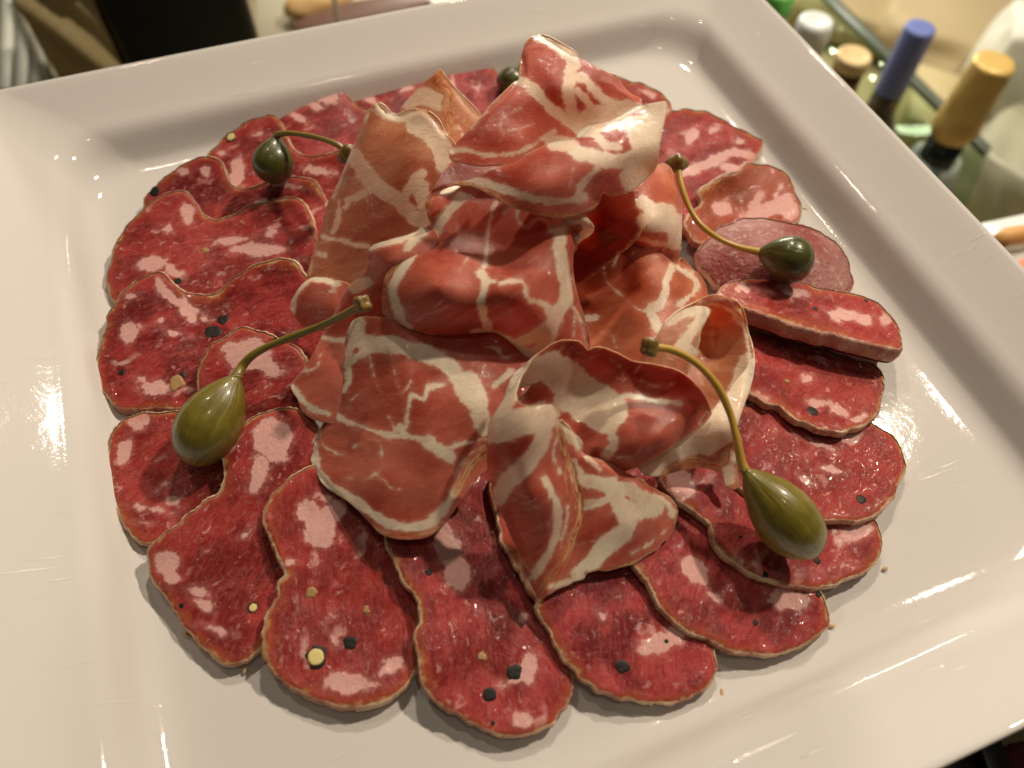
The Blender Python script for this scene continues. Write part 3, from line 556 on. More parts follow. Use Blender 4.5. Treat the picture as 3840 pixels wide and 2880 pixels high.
HM('broad marbled coppa slice at the front left with pale rind along its lower edge',
   [('D: 766 692, 800 685, 900 695, 1000 700, 1100 715, 1160 770, 1140 840, 1095 880, 1075 950, 1062 1005, 1028 1030, 1014 1054, 979 1106, 955 1138, 921 1159, 867 1164, 826 1154, 801 1132, 772 1102, 749 1082, 720 1063, 696 1043, 686 1025, 674 1005, 671 985, 677 950, 694 922, 708 895, 713 870, 720 845, 733 805, 742 770, 749 729', '766 694 3.0, 1000 715 3.2, 1140 790 3.1, 850 860 2.8, 950 950 2.8, 867 1164 1.85, 672 985 1.65, 710 870 1.95, 1060 1000 2.4, 746 750 2.65, 1030 870 3.1, 800 1030 2.2', [('D: 766 694, 746 749, 714 860, 671 985', 18, .3), ('D: 674 1005, 720 1063, 801 1132', 12, .12)])],
   [('T: 600 60, 600 180, 700 215, 850 220, 1000 260, 1150 310, 1280 380, 1350 460, 1450 540, 1500 640, 1520 760, 1560 860', 120), ('T: 1420 520, 1480 620', 190), ('T: 570 200, 530 340, 540 480, 500 570', 55), ('T: 650 280, 560 340', 60), ('T: 1250 530, 1130 550, 1100 640, 1010 600, 980 730, 960 850', 38), ('T: 395 680, 480 780, 600 830, 750 880, 870 910, 980 910, 1150 960, 1250 1000, 1400 970, 1560 930', 40), ('T: 1140 960, 1240 1030, 1290 1060', 95), ('T: 930 850, 960 910', 60), ('T: 270 960, 280 1080, 330 1200, 410 1290, 490 1340, 560 1390', 64), ('T: 590 1400, 700 1480, 840 1570, 1000 1595, 1140 1560, 1240 1460, 1330 1340', 62), ('T: 690 290, 710 400, 740 500, 775 580', 11), ('T: 850 310, 880 430, 905 540', 9), ('T: 1010 380, 1000 500, 940 600', 9), ('T: 680 930, 760 950, 785 1060, 790 1150, 730 1200, 650 1240', 13), ('T: 570 1000, 600 955, 650 970, 685 1020', 14), ('T: 730 1190, 800 1230, 850 1300, 920 1310', 18), ('T: 520 1230, 560 1225', 14), ('T: 830 770, 870 830, 890 900', 16), ('T: 530 700, 580 610, 640 590', 9), ('T: 310 880, 350 980, 430 1030, 520 1060', 8), ('T: 1550 240, 1650 260, 1690 320, 1780 310', 22), ('T: 1620 540, 1700 480, 1750 430', 40), ('T: 1330 1200, 1400 1090, 1500 1010, 1560 980', 13), ('T: 1300 1330, 1360 1230, 1480 1090', 12)],
   [('T: 255 1130, 400 1330', 12), ('T: 640 1530, 780 1630, 960 1650, 1150 1630, 1260 1560', 40), ('T: 1340 1330, 1420 1190, 1500 1080, 1570 1030', 75)], ang=.5)
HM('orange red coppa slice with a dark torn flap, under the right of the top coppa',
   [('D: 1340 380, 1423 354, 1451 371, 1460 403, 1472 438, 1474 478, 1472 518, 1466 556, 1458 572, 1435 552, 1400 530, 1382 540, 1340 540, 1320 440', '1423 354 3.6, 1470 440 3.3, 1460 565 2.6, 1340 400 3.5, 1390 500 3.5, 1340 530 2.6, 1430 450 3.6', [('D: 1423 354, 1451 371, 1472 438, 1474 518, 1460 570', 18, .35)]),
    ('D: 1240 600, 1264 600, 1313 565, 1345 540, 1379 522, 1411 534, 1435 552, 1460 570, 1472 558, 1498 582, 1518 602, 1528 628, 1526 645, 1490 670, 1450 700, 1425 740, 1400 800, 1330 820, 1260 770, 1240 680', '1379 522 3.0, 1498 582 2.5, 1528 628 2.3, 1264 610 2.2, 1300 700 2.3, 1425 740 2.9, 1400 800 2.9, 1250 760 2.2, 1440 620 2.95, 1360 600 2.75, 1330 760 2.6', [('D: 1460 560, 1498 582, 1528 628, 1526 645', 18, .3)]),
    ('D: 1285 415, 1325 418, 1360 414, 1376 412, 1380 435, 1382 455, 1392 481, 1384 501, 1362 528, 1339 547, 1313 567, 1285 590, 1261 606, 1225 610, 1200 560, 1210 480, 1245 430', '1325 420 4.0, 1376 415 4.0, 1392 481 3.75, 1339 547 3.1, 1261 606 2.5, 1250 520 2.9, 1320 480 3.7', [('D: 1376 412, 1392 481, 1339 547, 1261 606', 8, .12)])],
   [('S: 820 420, 900 470, 1010 490', 110), ('S: 860 560, 1000 560, 1090 600, 1080 700', 150), ('S: 800 690, 950 730, 1080 720', 40), ('S: 1080 910, 1180 960, 1230 1040, 1180 1120, 1100 1180', 42), ('S: 1040 900, 1000 1000, 990 1080, 950 1180, 880 1230, 920 1330, 950 1380', 60), ('S: 530 900, 550 1010, 670 1120, 790 1220, 890 1240', 20), ('S: 510 1390, 580 1400, 620 1500', 15), ('S: 600 1420, 660 1340, 700 1280', 10), ('S: 400 1290, 470 1280', 50), ('S: 830 590, 790 660, 650 800, 560 870, 390 990', 9), ('S: 640 800, 600 900', 30)], [('S: 800 680, 950 700, 960 740', 24), ('S: 940 780, 1070 870', 10)], 'hamor', ang=.9, dry=[('S: 560 330, 640 450, 620 650, 480 880, 380 980', 330), ('S: 330 800, 350 1150, 420 1240', 170), ('S: 720 880, 760 1040', 160)])  # wide strokes paint shade of flap and hollow below into the meat colour
HM('coppa slice rolled into a pale open cone behind the arching yellow stalk',
   [('D: 1430 715, 1440 694, 1469 671, 1512 648, 1549 638, 1584 648, 1601 668, 1613 706, 1624 749, 1628 794, 1615 840, 1580 870, 1530 900, 1480 890, 1465 810, 1420 760', '1549 638 2.9, 1601 668 2.8, 1627 790 2.6, 1500 700 2.2, 1550 760 1.9, 1480 860 1.9, 1570 860 2.2, 1440 694 3.0', [('D: 1512 648, 1549 638, 1584 648, 1613 706, 1628 794', 14, .2)]),
    ('D: 1395 770, 1420 725, 1440 697, 1469 673, 1500 662, 1528 664, 1534 674, 1524 690, 1512 720, 1508 745, 1495 780, 1478 815, 1440 820, 1400 810', '1469 673 3.25, 1528 667 3.1, 1508 745 3.0, 1478 812 2.9, 1400 790 3.0, 1440 740 3.2', [('D: 1528 664, 1512 720, 1478 815', 12, .2)]),
    ('D: 1628 775, 1624 809, 1613 858, 1595 919, 1590 985, 1594 1040, 1588 1056, 1568 1050, 1560 1024, 1540 1015, 1512 1010, 1490 1013, 1469 1017, 1426 1028, 1391 1024, 1385 1000, 1450 950, 1520 905, 1568 846, 1590 820, 1612 796', '1628 780 2.75, 1613 858 2.85, 1590 985 2.2, 1540 1015 2.0, 1426 1028 2.1, 1390 1005 2.3, 1520 905 2.7, 1570 846 2.6, 1560 930 2.75, 1588 1054 1.9', [('D: 1628 775, 1613 858, 1590 985', 16, .3)])],
   [('U: 2130 380, 2100 520, 2050 620, 1960 760, 1850 860, 1720 920, 1580 1000, 1450 1100, 1340 1160', 210), ('U: 1960 900, 1800 1010', 110), ('U: 1970 1050, 1960 1250', 90), ('S: 1010 1300, 1100 1260, 1200 1230, 1290 1230, 1230 1330, 1160 1430, 1090 1510', 84), ('S: 1090 1510, 1190 1540', 90), ('S: 1010 1290, 1130 1230, 1250 1190, 1400 1190, 1520 1270, 1590 1400, 1630 1560', 34), ('S: 1180 1200, 1400 1150, 1530 1230', 26)],
   [('U: 1480 1190, 1600 1110, 1750 1090, 1850 1130, 1930 1110, 1960 1010', 64), ('U: 1590 1020, 1650 1000', 28)], 'hamtan', ang=.4)
HM('coppa slice folded into a cup with a pale torn lip and two pointed flaps',
   [('D: 1113 850, 1120 820, 1132 797, 1149 776, 1169 760, 1204 740, 1224 736, 1250 737, 1262 749, 1272 757, 1290 750, 1313 755, 1339 766, 1371 781, 1426 791, 1457 798, 1486 815, 1518 847, 1532 876, 1535 893, 1524 908, 1498 930, 1469 953, 1411 991, 1354 1017, 1325 1005, 1287 991, 1230 980, 1195 950, 1160 910, 1125 885', '1224 736 3.6, 1150 778 3.5, 1340 767 3.5, 1457 798 3.5, 1532 880 3.05, 1250 850 2.75, 1400 850 2.95, 1350 920 3.0, 1354 1012 2.55, 1469 950 2.75, 1160 880 2.6, 1230 960 2.5, 1430 940 3.1', [('D: 1532 893, 1498 930, 1411 991, 1354 1017, 1287 991', 30, .45)]),
    ('D: 1149 775, 1140 790, 1124 814, 1118 832, 1113 850, 1117 864, 1128 873, 1143 878, 1165 876, 1189 875, 1199 884, 1205 900, 1211 920, 1218 945, 1226 975, 1238 1020, 1248 1055, 1254 1085, 1256 1103, 1253 1138, 1240 1160, 1235 1190, 1225 1212, 1210 1247, 1192 1275, 1177 1288, 1164 1290, 1152 1278, 1140 1253, 1117 1189, 1100 1150, 1083 1110, 1070 1088, 1060 1040, 1051 996, 1053 953, 1056 912, 1071 887, 1090 858, 1105 822, 1128 793', '1149 775 3.95, 1125 810 3.95, 1113 860 3.9, 1189 876 3.95, 1056 912 3.5, 1052 990 3.05, 1150 950 3.75, 1150 1080 3.1, 1070 1088 2.4, 1164 1290 1.75, 1250 1100 2.5, 1225 980 3.1, 1120 1180 2.1, 1205 1240 1.95', [('D: 1128 793, 1090 858, 1056 912, 1051 996, 1070 1088, 1117 1189, 1164 1290', 26, .4)]),
    ('D: 1209 912, 1222 916, 1240 936, 1255 955, 1258 970, 1262 980, 1296 993, 1339 1013, 1391 1040, 1397 1047, 1420 1060, 1438 1070, 1452 1079, 1464 1100, 1462 1123, 1449 1158, 1432 1172, 1420 1187, 1395 1200, 1368 1218, 1340 1225, 1310 1233, 1290 1233, 1267 1241, 1261 1251, 1240 1256, 1227 1264, 1205 1273, 1181 1284, 1180 1240, 1205 1150, 1215 1080, 1215 1000', '1210 913 3.2, 1256 962 2.75, 1300 997 2.6, 1391 1041 2.3, 1464 1105 1.75, 1300 1235 1.55, 1190 1278 1.6, 1250 1100 2.15, 1215 1150 2.0, 1360 1130 2.05, 1230 1000 2.65', [('D: 1209 912, 1240 936, 1258 970', 12, .15), ('D: 1258 975, 1339 1013, 1452 1079', 16, .2)])],
   [('U: 440 430, 560 400, 660 440, 760 560, 820 650', 190), ('U: 640 380, 780 470, 900 570, 1060 660, 1110 720', 210), ('U: 720 640, 900 750, 1040 780', 130), ('U: 1080 620, 1250 610, 1400 640, 1600 660', 36), ('U: 1130 800, 1080 880, 1110 960, 1040 1060', 74), ('U: 820 650, 960 840, 1100 860', 60), ('U: 720 240, 680 300, 640 360', 12), ('U: 820 360, 860 430, 900 480', 22), ('U: 1130 480, 1300 490, 1420 540, 1540 520', 9), ('U: 1180 530, 1160 400, 1080 340', 8), ('U: 1300 380, 1240 460', 8), ('U: 1120 1070, 1260 1060, 1300 1010', 9),
    ('U: 400 440, 350 560, 280 700, 270 800, 420 760, 620 740', 150), ('U: 180 880, 300 890, 440 840, 600 800', 150), ('U: 700 830, 790 930, 840 980', 74), ('U: 560 920, 480 1090, 390 1190, 290 1280, 230 1370', 120), ('U: 620 880, 570 1000', 60), ('U: 690 900, 650 1050, 700 1180', 26), ('V: 580 590, 640 700, 680 820, 680 950, 640 1100, 560 1230, 490 1350', 56), ('V: 760 800, 740 950, 700 1100', 24),
    ('V: 830 590, 1000 620, 1100 640, 1250 690, 1350 750', 96), ('V: 1080 640, 1150 780, 1200 880, 1180 980, 1050 1090, 950 1200, 880 1260, 850 1310', 130), ('V: 880 800, 1000 770, 1080 720', 60), ('V: 1200 850, 1330 820, 1420 800', 130), ('V: 1400 730, 1500 770, 1550 860', 60), ('V: 820 1090, 950 1060, 1080 1040', 12), ('V: 1240 1150, 1400 1060, 1500 960', 16), ('V: 620 1400, 740 1370, 880 1330', 44), ('V: 790 480, 860 560', 60), ('V: 900 430, 1000 520', 34)],
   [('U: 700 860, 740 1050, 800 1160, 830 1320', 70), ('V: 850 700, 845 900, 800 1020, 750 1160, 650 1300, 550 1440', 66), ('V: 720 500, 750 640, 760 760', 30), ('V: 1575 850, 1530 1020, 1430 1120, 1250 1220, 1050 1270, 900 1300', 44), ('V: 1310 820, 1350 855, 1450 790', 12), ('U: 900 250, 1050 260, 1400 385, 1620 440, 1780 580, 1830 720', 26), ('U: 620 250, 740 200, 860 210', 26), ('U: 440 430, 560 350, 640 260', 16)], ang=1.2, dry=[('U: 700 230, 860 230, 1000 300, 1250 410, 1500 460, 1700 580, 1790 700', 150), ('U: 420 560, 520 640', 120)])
HM('coppa slice draped mid mound with a long white fat edge down its right side',
   [('D: 921 450, 926 426, 942 398, 962 366, 1000 335, 1100 325, 1200 350, 1260 410, 1290 440, 1270 466, 1266 490, 1252 514, 1238 545, 1240 590, 1250 648, 1264 691, 1271 752, 1215 790, 1146 777, 1106 742, 1071 720, 1022 719, 965 723, 907 717, 864 706, 838 688, 825 662, 826 634, 831 599, 844 582, 864 557, 887 536, 910 518, 935 492, 926 472', '923 446 4.5, 965 370 4.55, 1030 400 4.6, 1100 330 4.5, 1150 440 4.6, 1285 430 4.55, 1255 480 4.55, 930 520 4.0, 1080 540 4.1, 840 620 3.7, 950 620 4.25, 1080 630 4.3, 828 660 3.4, 965 715 3.5, 1071 712 3.5, 1146 775 3.1, 1265 720 3.2, 1210 600 4.25, 1225 540 4.4, 1180 700 3.8, 1246 600 3.7', [('D: 825 662, 864 706, 965 723, 1071 720', 26, .5), ('D: 1240 590, 1250 648, 1271 752', 14, .2), ('D: 921 450, 928 426, 960 408', 10, .2)]),
    ('D: 1218 476, 1240 468, 1262 470, 1276 484, 1279 498, 1266 511, 1250 528, 1238 545, 1233 520, 1237 498, 1246 487, 1230 482', '1240 468 4.75, 1270 480 4.75, 1279 498 4.6, 1240 540 4.2, 1246 490 4.6, 1260 500 4.5', [('D: 1240 468, 1262 470, 1276 484, 1279 498, 1262 514, 1238 545', 8, .12)])],
   [('R: 1440 300, 1560 260, 1680 250, 1720 310, 1660 400', 80), ('R: 1480 250, 1500 330, 1500 450, 1520 600, 1545 740, 1540 850, 1480 950, 1430 1050, 1300 1130, 1200 1170', 92), ('R: 1150 1180, 1280 1250, 1400 1170, 1450 1060', 90), ('R: 1020 120, 980 220, 950 450, 940 580, 905 660', 34), ('R: 900 640, 935 720, 910 850, 920 950, 970 1080', 66), ('R: 930 700, 1050 720, 1130 710, 1230 720, 1240 790, 1280 860, 1390 880, 1420 960', 38), ('R: 760 80, 680 170, 620 240, 570 330', 74), ('R: 390 500, 330 600, 270 700, 240 800, 280 900, 310 1010, 360 1060', 66), ('R: 850 1090, 1050 1110, 1170 1180', 44), ('R: 1190 150, 1180 240, 1250 310, 1330 240, 1430 270', 34), ('R: 820 70, 740 170, 730 320', 12), ('R: 1000 690, 1045 640', 12), ('R: 750 620, 800 540, 830 510', 10), ('R: 1100 830, 1200 820', 8), ('R: 1600 900, 1680 1050, 1700 1190', 20), ('R: 1620 950, 1600 1120', 24)],
   [('R: 545 80, 510 160, 535 270', 42), ('R: 340 520, 240 630, 195 700, 180 850, 220 980, 330 1060', 44)], ang=1.4)
HM('large coppa slice crowning the mound with a peaked fold and a glossy front flap',
   [('D: 1167 75, 1152 80, 1140 89, 1129 109, 1125 141, 1122 170, 1106 184, 1077 213, 1037 253, 1008 285, 983 312, 971 331, 976 345, 1000 351, 1037 358, 1083 357, 1120 372, 1220 372, 1330 330, 1400 262, 1388 228, 1383 212, 1359 199, 1334 170, 1311 155, 1282 141, 1253 124, 1233 106, 1195 83', '1167 75 5.75, 1130 125 5.6, 976 335 5.1, 1083 352 5.05, 1110 250 5.5, 1200 180 5.8, 1282 145 5.65, 1383 213 5.2, 1300 215 5.3, 1235 275 5.0, 1330 255 5.0, 1180 325 4.9, 1330 320 4.8, 1220 365 4.75, 1060 300 5.35, 1250 190 5.6', [('D: 1167 75, 1129 109, 1122 170, 1037 253, 975 320', 15, .3), ('D: 1167 75, 1253 124, 1311 155, 1383 212', 15, .3)]),
    ('P: 190 1212, 300 1195, 380 1170, 470 1120, 560 1088, 640 1068, 700 1035, 750 1000, 810 965, 880 930, 960 905, 1040 893, 1100 880, 1125 850, 1150 825, 1195 800, 1250 780, 1350 755, 1460 705, 1540 660, 1620 630, 1700 610, 1785 597, 1802 625, 1792 700, 1750 900, 1722 1080, 1680 1150, 1600 1230, 1500 1285, 1400 1310, 1350 1300, 1323 1275, 1311 1305, 1282 1375, 1200 1430, 1080 1465, 940 1470, 800 1440, 660 1400, 520 1330, 420 1270, 330 1232, 260 1227', '985 397 5.0, 1060 372 5.2, 1120 350 5.35, 1200 308 5.5, 1253 272 5.45, 1320 255 5.4, 1390 228 5.5, 1437 222 5.75, 1060 420 5.0, 1200 465 4.95, 1190 390 5.45, 1270 330 5.6, 1300 380 5.4, 1360 280 5.65, 1400 375 5.15, 1330 415 5.05, 1295 425 5.0, 1370 330 5.55, 1130 410 5.3', [('P: 560 1088, 700 1035, 880 930, 1100 880, 1250 780, 1460 705, 1620 630', 16, .3)])],
   [('P: 690 430, 800 500, 900 620, 1000 700, 1100 790, 1160 830', 76), ('P: 850 110, 950 160, 1050 250, 1110 330', 84), ('P: 1080 260, 1080 400, 1060 520, 1080 650, 1130 790', 90), ('P: 1090 400, 1180 430, 1300 560, 1450 640, 1600 650', 72), ('P: 1160 740, 1260 700, 1400 680, 1500 650', 130), ('P: 950 910, 1080 930, 1130 980, 1250 1010, 1400 1050, 1620 1010', 110), ('P: 1720 640, 1740 760, 1700 900, 1650 1060, 1560 1180', 200), ('P: 1160 830, 1260 840, 1330 920, 1440 950', 64), ('P: 1200 820, 1380 770, 1600 750', 90), ('P: 1560 800, 1600 950', 130), ('P: 190 980, 300 970, 450 1000, 640 990, 750 950, 880 880, 960 830', 36), ('P: 300 1195, 450 1220, 600 1270, 800 1330, 1000 1350, 1180 1310', 60), ('P: 1120 1300, 1180 1210, 1280 1100', 46), ('P: 1100 1100, 1070 1250', 8), ('P: 550 900, 590 830, 700 800, 800 780', 12), ('P: 580 880, 560 740, 700 650', 8), ('P: 1130 520, 1200 600, 1280 700', 60), ('P: 540 590, 420 700, 330 800', 18)],
   [('P: 190 1030, 340 1050, 450 1075, 590 1070', 34), ('P: 200 1218, 420 1262, 540 1335, 680 1405, 850 1445, 1000 1458, 1150 1450, 1280 1380', 60), ('P: 1330 1290, 1450 1290, 1560 1250', 26)], ang=.3, step=7)

# ---------------------------------------------------------------- caper berries
def caper(label, neck, end, zn, ze, wpx, stem, tipr, stempx, dark=False, roll=0., pale=True):
    zn, ze = float(HZ(zn)), float(HZ(ze))
    n_ = surf(np.array([[neck[0]*K, neck[1]*K]]), lambda q: np.array([zn]))[0]; e_ = surf(np.array([[end[0]*K, end[1]*K]]), lambda q: np.array([ze]))[0]
    ax = e_-n_; L = np.linalg.norm(ax); ax /= L; R = wpx*K/2*pxcm(n_[None])[0]
    s = [[float(t) for t in p.split()] for p in stem.split(',')]
    sp = np.concatenate([un([[a*K, b*K]], float(HZ(c))) for a, b, c in s]); sr = stempx*K/2*pxcm(sp)
    o0 = np.array([n_[0], n_[1], min(n_[2], e_[2])-R])
    root = empty('caper_berry', o0)
    a = np.cross(ax, [0,0,1.]); a /= np.linalg.norm(a); b = np.cross(a, ax)
    V = []; Lc = []; F = []; N = 40; S = 36; rng = random.Random(len(label)); wb = wob(rng, 5, 1, 3)
    for i in range(N+1):
        t = i/N
        u = max(0, min(1, t)); r = R*(math.sqrt(max(0, 1-((u-.60)/.40)**2)) if u > .60 else math.sin(math.pi/2*u/.60)**.80)
        r = max(r, sr[0]*(1.15-.8*u) if u < .35 else 0)
        if i == N: r = R*.03
        for j in range(S):
            ph = 2*math.pi*j/S; rr = r*(1+.022*math.cos(4*ph+.6)*math.sin(math.pi*u)+.03*wb(u*5, math.cos(ph)*2)+.02*wb(math.sin(ph)*2, 3))
            V.append(n_+ax*L*t+a*rr*math.cos(ph)+b*rr*math.sin(ph)); Lc.append((ph/2/math.pi*5, t*L, math.sin(ph)*.4))
    for i in range(N):
        for j in range(S): k = (j+1) % S; F.append((i*S+j, i*S+k, (i+1)*S+k, (i+1)*S+j))
    F.append(tuple(range(S))[::-1]); F.append(tuple(N*S+j for j in range(S)))
    Lc = np.array(Lc); Lc[:,0] = np.abs(Lc[:,0]-2.5)
    mesh_obj('berry', V, F, M['berryd' if dark else 'berry'], root, attrs={'loc':Lc}, origin=o0)
    path = catmull(np.concatenate([[n_+ax*L*.03], sp]), False, .08)
    rr = np.interp(np.linspace(0,1,len(path)), np.linspace(0,1,len(sr)), sr)
    rr = rr*(.88+.05*np.sin(np.linspace(0,17,len(path)))+.35*np.exp(-np.linspace(0,1,len(path))*14)+.25*np.exp(-(1-np.linspace(0,1,len(path)))*16))
    mesh_obj('stem', *tube(path, rr, 12), M['stem' if pale else 'stemg'], root, origin=o0)
    # knobbly calyx scar at the end of the stalk
    T = path[-1]-path[-4]; T /= np.linalg.norm(T); a = np.cross(T, [0,0,1.]); a /= np.linalg.norm(a); b = np.cross(a, T); rt = tipr*K*pxcm(path[-1:])[0]
    V = []; F = []; S = 14
    for i, (q, z) in enumerate(((.45,-.35),(.85,-.1),(1.02,.35),(.98,.8),(.72,1.15),(.40,1.08),(.12,.92))):
        for j in range(S):
            ph = 2*math.pi*j/S; m = 1+(.26*math.cos(ph*4.+roll) if i in (1,2,3,4) else 0)+rng.uniform(-.05,.05)
            V.append(path[-1]+T*rt*z+a*rt*q*m*math.cos(ph)+b*rt*q*m*math.sin(ph))
    for i in range(6):
        for j in range(S): k = (j+1) % S; F.append((i*S+j, i*S+k, (i+1)*S+k, (i+1)*S+j))
    F.append(tuple(range(S))[::-1]); F.append(tuple(6*S+j for j in range(S)))
    mesh_obj('stem_tip', V, F, M['tip'], root, origin=o0)
    return tag(root, label, 'caper berry', 'caper berries laid round the mound')
caper('biggest olive green caper berry, lying at the left with stalk reaching the coppa', (515,808), (406,1002), 2.3, 1.5, 132, '524 790 2.3, 545 768 2.45, 580 748 2.6, 630 728 2.8, 690 705 3.1, 740 682 3.5, 778 660 3.85', 19, 18, pale=False)
caper('dark caper berry at the upper left with its stalk arched to the right', (598,292), (584,396), 2.55, 1.75, 84, '600 291 2.6, 625 288 2.75, 665 293 2.9, 705 303 3.05, 732 315 3.15, 746 327 3.1', 21, 12, dark=True, pale=False)
caper('dark green caper berry at the right with a long yellow stalk curving upward', (1635,543), (1757,574), 2.05, 2.1, 98, '1625 541 2.1, 1590 532 2.2, 1550 514 2.3, 1515 487 2.45, 1490 450 2.6, 1473 405 2.8, 1464 362 2.95', 20, 14, dark=True)
caper('plump olive caper berry at the right front with a tall arching yellow stalk', (1606,1012), (1764,1198), 2.65, 1.85, 130, '1602 1000 2.7, 1592 950 2.95, 1576 890 3.2, 1548 832 3.5, 1505 785 3.75, 1455 757 3.9, 1412 750 4.0', 21, 18)
caper('caper berry at the back almost hidden behind the peak of the top coppa slice', (1128,140), (1092,205), 1.7, 1.2, 66, '1130 138 1.7, 1145 128 1.75, 1165 122 1.7', 14, 11, dark=True)

# ---------------------------------------------------------------- what lies round and below the plate
def at(x, y, z): return un([[x*K, y*K]], z)[0]
def prism(pts, z, th):                           # flat slab: outline of (x, y) photo points lying at height z
    T = np.array([at(x, y, z) for x, y in pts]); n = len(T); c = T.mean(0)
    if np.cross(T[1]-T[0], T[2]-T[1])[2] < 0: T = T[::-1]
    S = c+(T-c)*.992; V = [*S, *(T-[0,0,.12]), *(T-[0,0,th])]; F = [tuple(range(n))]
    for i in range(2):
        for j in range(n): k = (j+1) % n; F.append((i*n+j, (i+1)*n+j, (i+1)*n+k, i*n+k))
    F.append(tuple(range(2*n, 3*n))[::-1]); return V, F
def lump(c, size, seed, amp=.18, sub=4, rotz=0):
    bm = bmesh.new(); bmesh.ops.create_icosphere(bm, subdivisions=sub, radius=1); g = wob(random.Random(seed), 7, 1.2, 4.)
    V = []; bm.verts.index_update(); ca, sa = math.cos(rotz), math.sin(rotz)
    for v in bm.verts:
        k = 1+amp*g(v.co.x*1.7+v.co.z, v.co.y*1.7-v.co.z*.7); x, y, z = v.co.x*k*size[0], v.co.y*k*size[1], v.co.z*k*size[2]
        V.append((c[0]+x*ca-y*sa, c[1]+x*sa+y*ca, c[2]+z))
    F = [tuple(v.index for v in f.verts) for f in bm.faces]; bm.free(); return V, F
FLOOR = -45.
def floor_mat():
    t = NT('display_floor'); oc = t.n('TexCoord').outputs['Object']
    a = t.noise(oc, 5., 3); b = t.noise(oc, 16, 3)
    col = t.mix(t.step(a.outputs[0], .35, .65), (.40,.32,.19), (.56,.47,.30)); col = t.mix(t.step(b.outputs[0], .55, .7, 0, .4), col, (.34,.27,.15))
    return t.bsdf(Base_Color=col, Roughness=.4)
V, F = rbox((40, 60, FLOOR-1), (420, 420, 2), 0, 0)
tag(mesh_obj('display_floor', V, F, floor_mat(), origin=(40,60,FLOOR)), kind='structure')
V, F = rbox((-1, -14, -2.98), (26, 54, 4), 0, .2)
tag(mesh_obj('counter', V, F, plain('counter_board', (.24,.19,.10), .5), origin=(-1,-14,-3)), kind='structure')
black = plain('black_metal', (.016,.015,.013), .38); chalk = plain('white_enamel', (.80,.84,.76), .35); glassd = plain('dark_glass', (.030,.030,.022), .12, coat=.5)
# black bars poking out under the near right edge
o0 = at(2150, 1630, -1.); rk = empty('metal_rack', o0)
for a_, b_ in (((2106,1560),(2176,1760)), ((2030,1590),(2104,1800))):
    A = at(*a_, -.4); B = at(*b_, -.4); d = B-A; L = np.linalg.norm(d); mid = (A+B)/2
    V, F = rbox(mid+[0,0,-.1], (L, .62, .9), math.atan2(d[1], d[0]), .06); mesh_obj('bar', V, F, black, rk, origin=o0)
tag(rk, 'black metal rack bars sticking out under the near right edge of the plate', 'rack')
c = at(2214, 1655, -.6); V, F = lump(c, (.9,.5,.35), 4, .2, 3); tag(mesh_obj('napkin_fold', V, F, plain('dark_red_cloth', (.10,.012,.008), .8), origin=c-[0,0,.35]), 'scrap of dark red cloth by the black bars at the lower right corner', 'cloth')
# white slatted rack at the far left
o0 = at(40, 100, -20); rk = empty('slatted_rack', o0)
for q in ([(6,-60),(31,-60),(21,190),(-6,190)], [(42,-60),(64,-60),(57,190),(31,190)], [(78,-60),(100,-60),(91,185),(66,185)]):
    V, F = prism(q, -20, 1.2); mesh_obj('slat', V, F, chalk, rk, origin=o0)
V, F = prism([(20,-30),(44,-30),(112,175),(94,178)], -18.8, 1.); mesh_obj('cross_bar', V, F, plain('grey_enamel', (.42,.40,.31), .4), rk, origin=o0)
for q in ([(-6,150),(110,150),(112,158),(-6,158)],):
    V, F = prism(q, -21.4, 1.); mesh_obj('rail', V, F, plain('grey_green_metal', (.20,.20,.13), .4), rk, origin=o0)
tag(rk, 'white slatted rack below the far left corner of the plate', 'rack')
V, F = prism([(-200,-120),(130,-120),(130,260),(-200,260)], -27, 1.); tag(mesh_obj('dark_shelf', V, F, plain('dark_shelf', (.16,.15,.09), .5), origin=at(0,60,-28)), 'dark olive shelf seen between the white slats', 'shelf')
# tan paper parcel and black box
pr = at(256, 130, -15); pl = at(112, 150, -15)
bm = bmesh.new(); bmesh.ops.create_grid(bm, x_segments=60, y_segments=60, size=.5); g = wob(random.Random(3), 7, .5, 1.6)
V = []; wd = pr[0]-pl[0]
for v in bm.verts:
    x = pl[0]+(v.co.x+.5)*wd; z = -45+(v.co.y+.5)*41; dg = (x*1.3+z*.75)
    V.append((x, pr[1]+.5+.45*math.sin(dg*.85)+.35*math.sin(dg*1.9+1)+.5*g(x, z*.6), z))
bm.verts.index_update(); F = [tuple(v.index for v in f.verts) for f in bm.faces]; bm.free()
body = rbox((pl[0]+wd/2, pr[1]+5.5, -24.6), (wd, 7, 40.6), 0, .3)
tag(mesh_obj('paper_parcel', *join([(V, F), body]), plain('brown_paper', (.42,.34,.17), .42), origin=(pl[0]+wd/2, pr[1]+4, -45)), 'tan paper parcel with slanting creases, left of the black box', 'parcel')
bl = at(261, 130, -15); br_ = at(556, 69, -15)
o0 = np.array([(bl[0]+br_[0])/2, bl[1]+4, -45]); bx = empty('black_box', o0)
V, F = rbox((o0[0], bl[1]+4.2, -26), (br_[0]-bl[0], 8, 38), 0, .9, 4); mesh_obj('body', V, F, plain('black_card', (.006,.008,.006), .30), bx, origin=o0)
V, F = rbox((o0[0], bl[1]+4.2, -5.6), (br_[0]-bl[0]+.1, 8.1, 2.6), 0, .5, 3); mesh_obj('lid', V, F, plain('black_card_lid', (.007,.009,.007), .3), bx, origin=o0)
tag(bx, 'tall black box standing behind the far left rim of the plate', 'box')
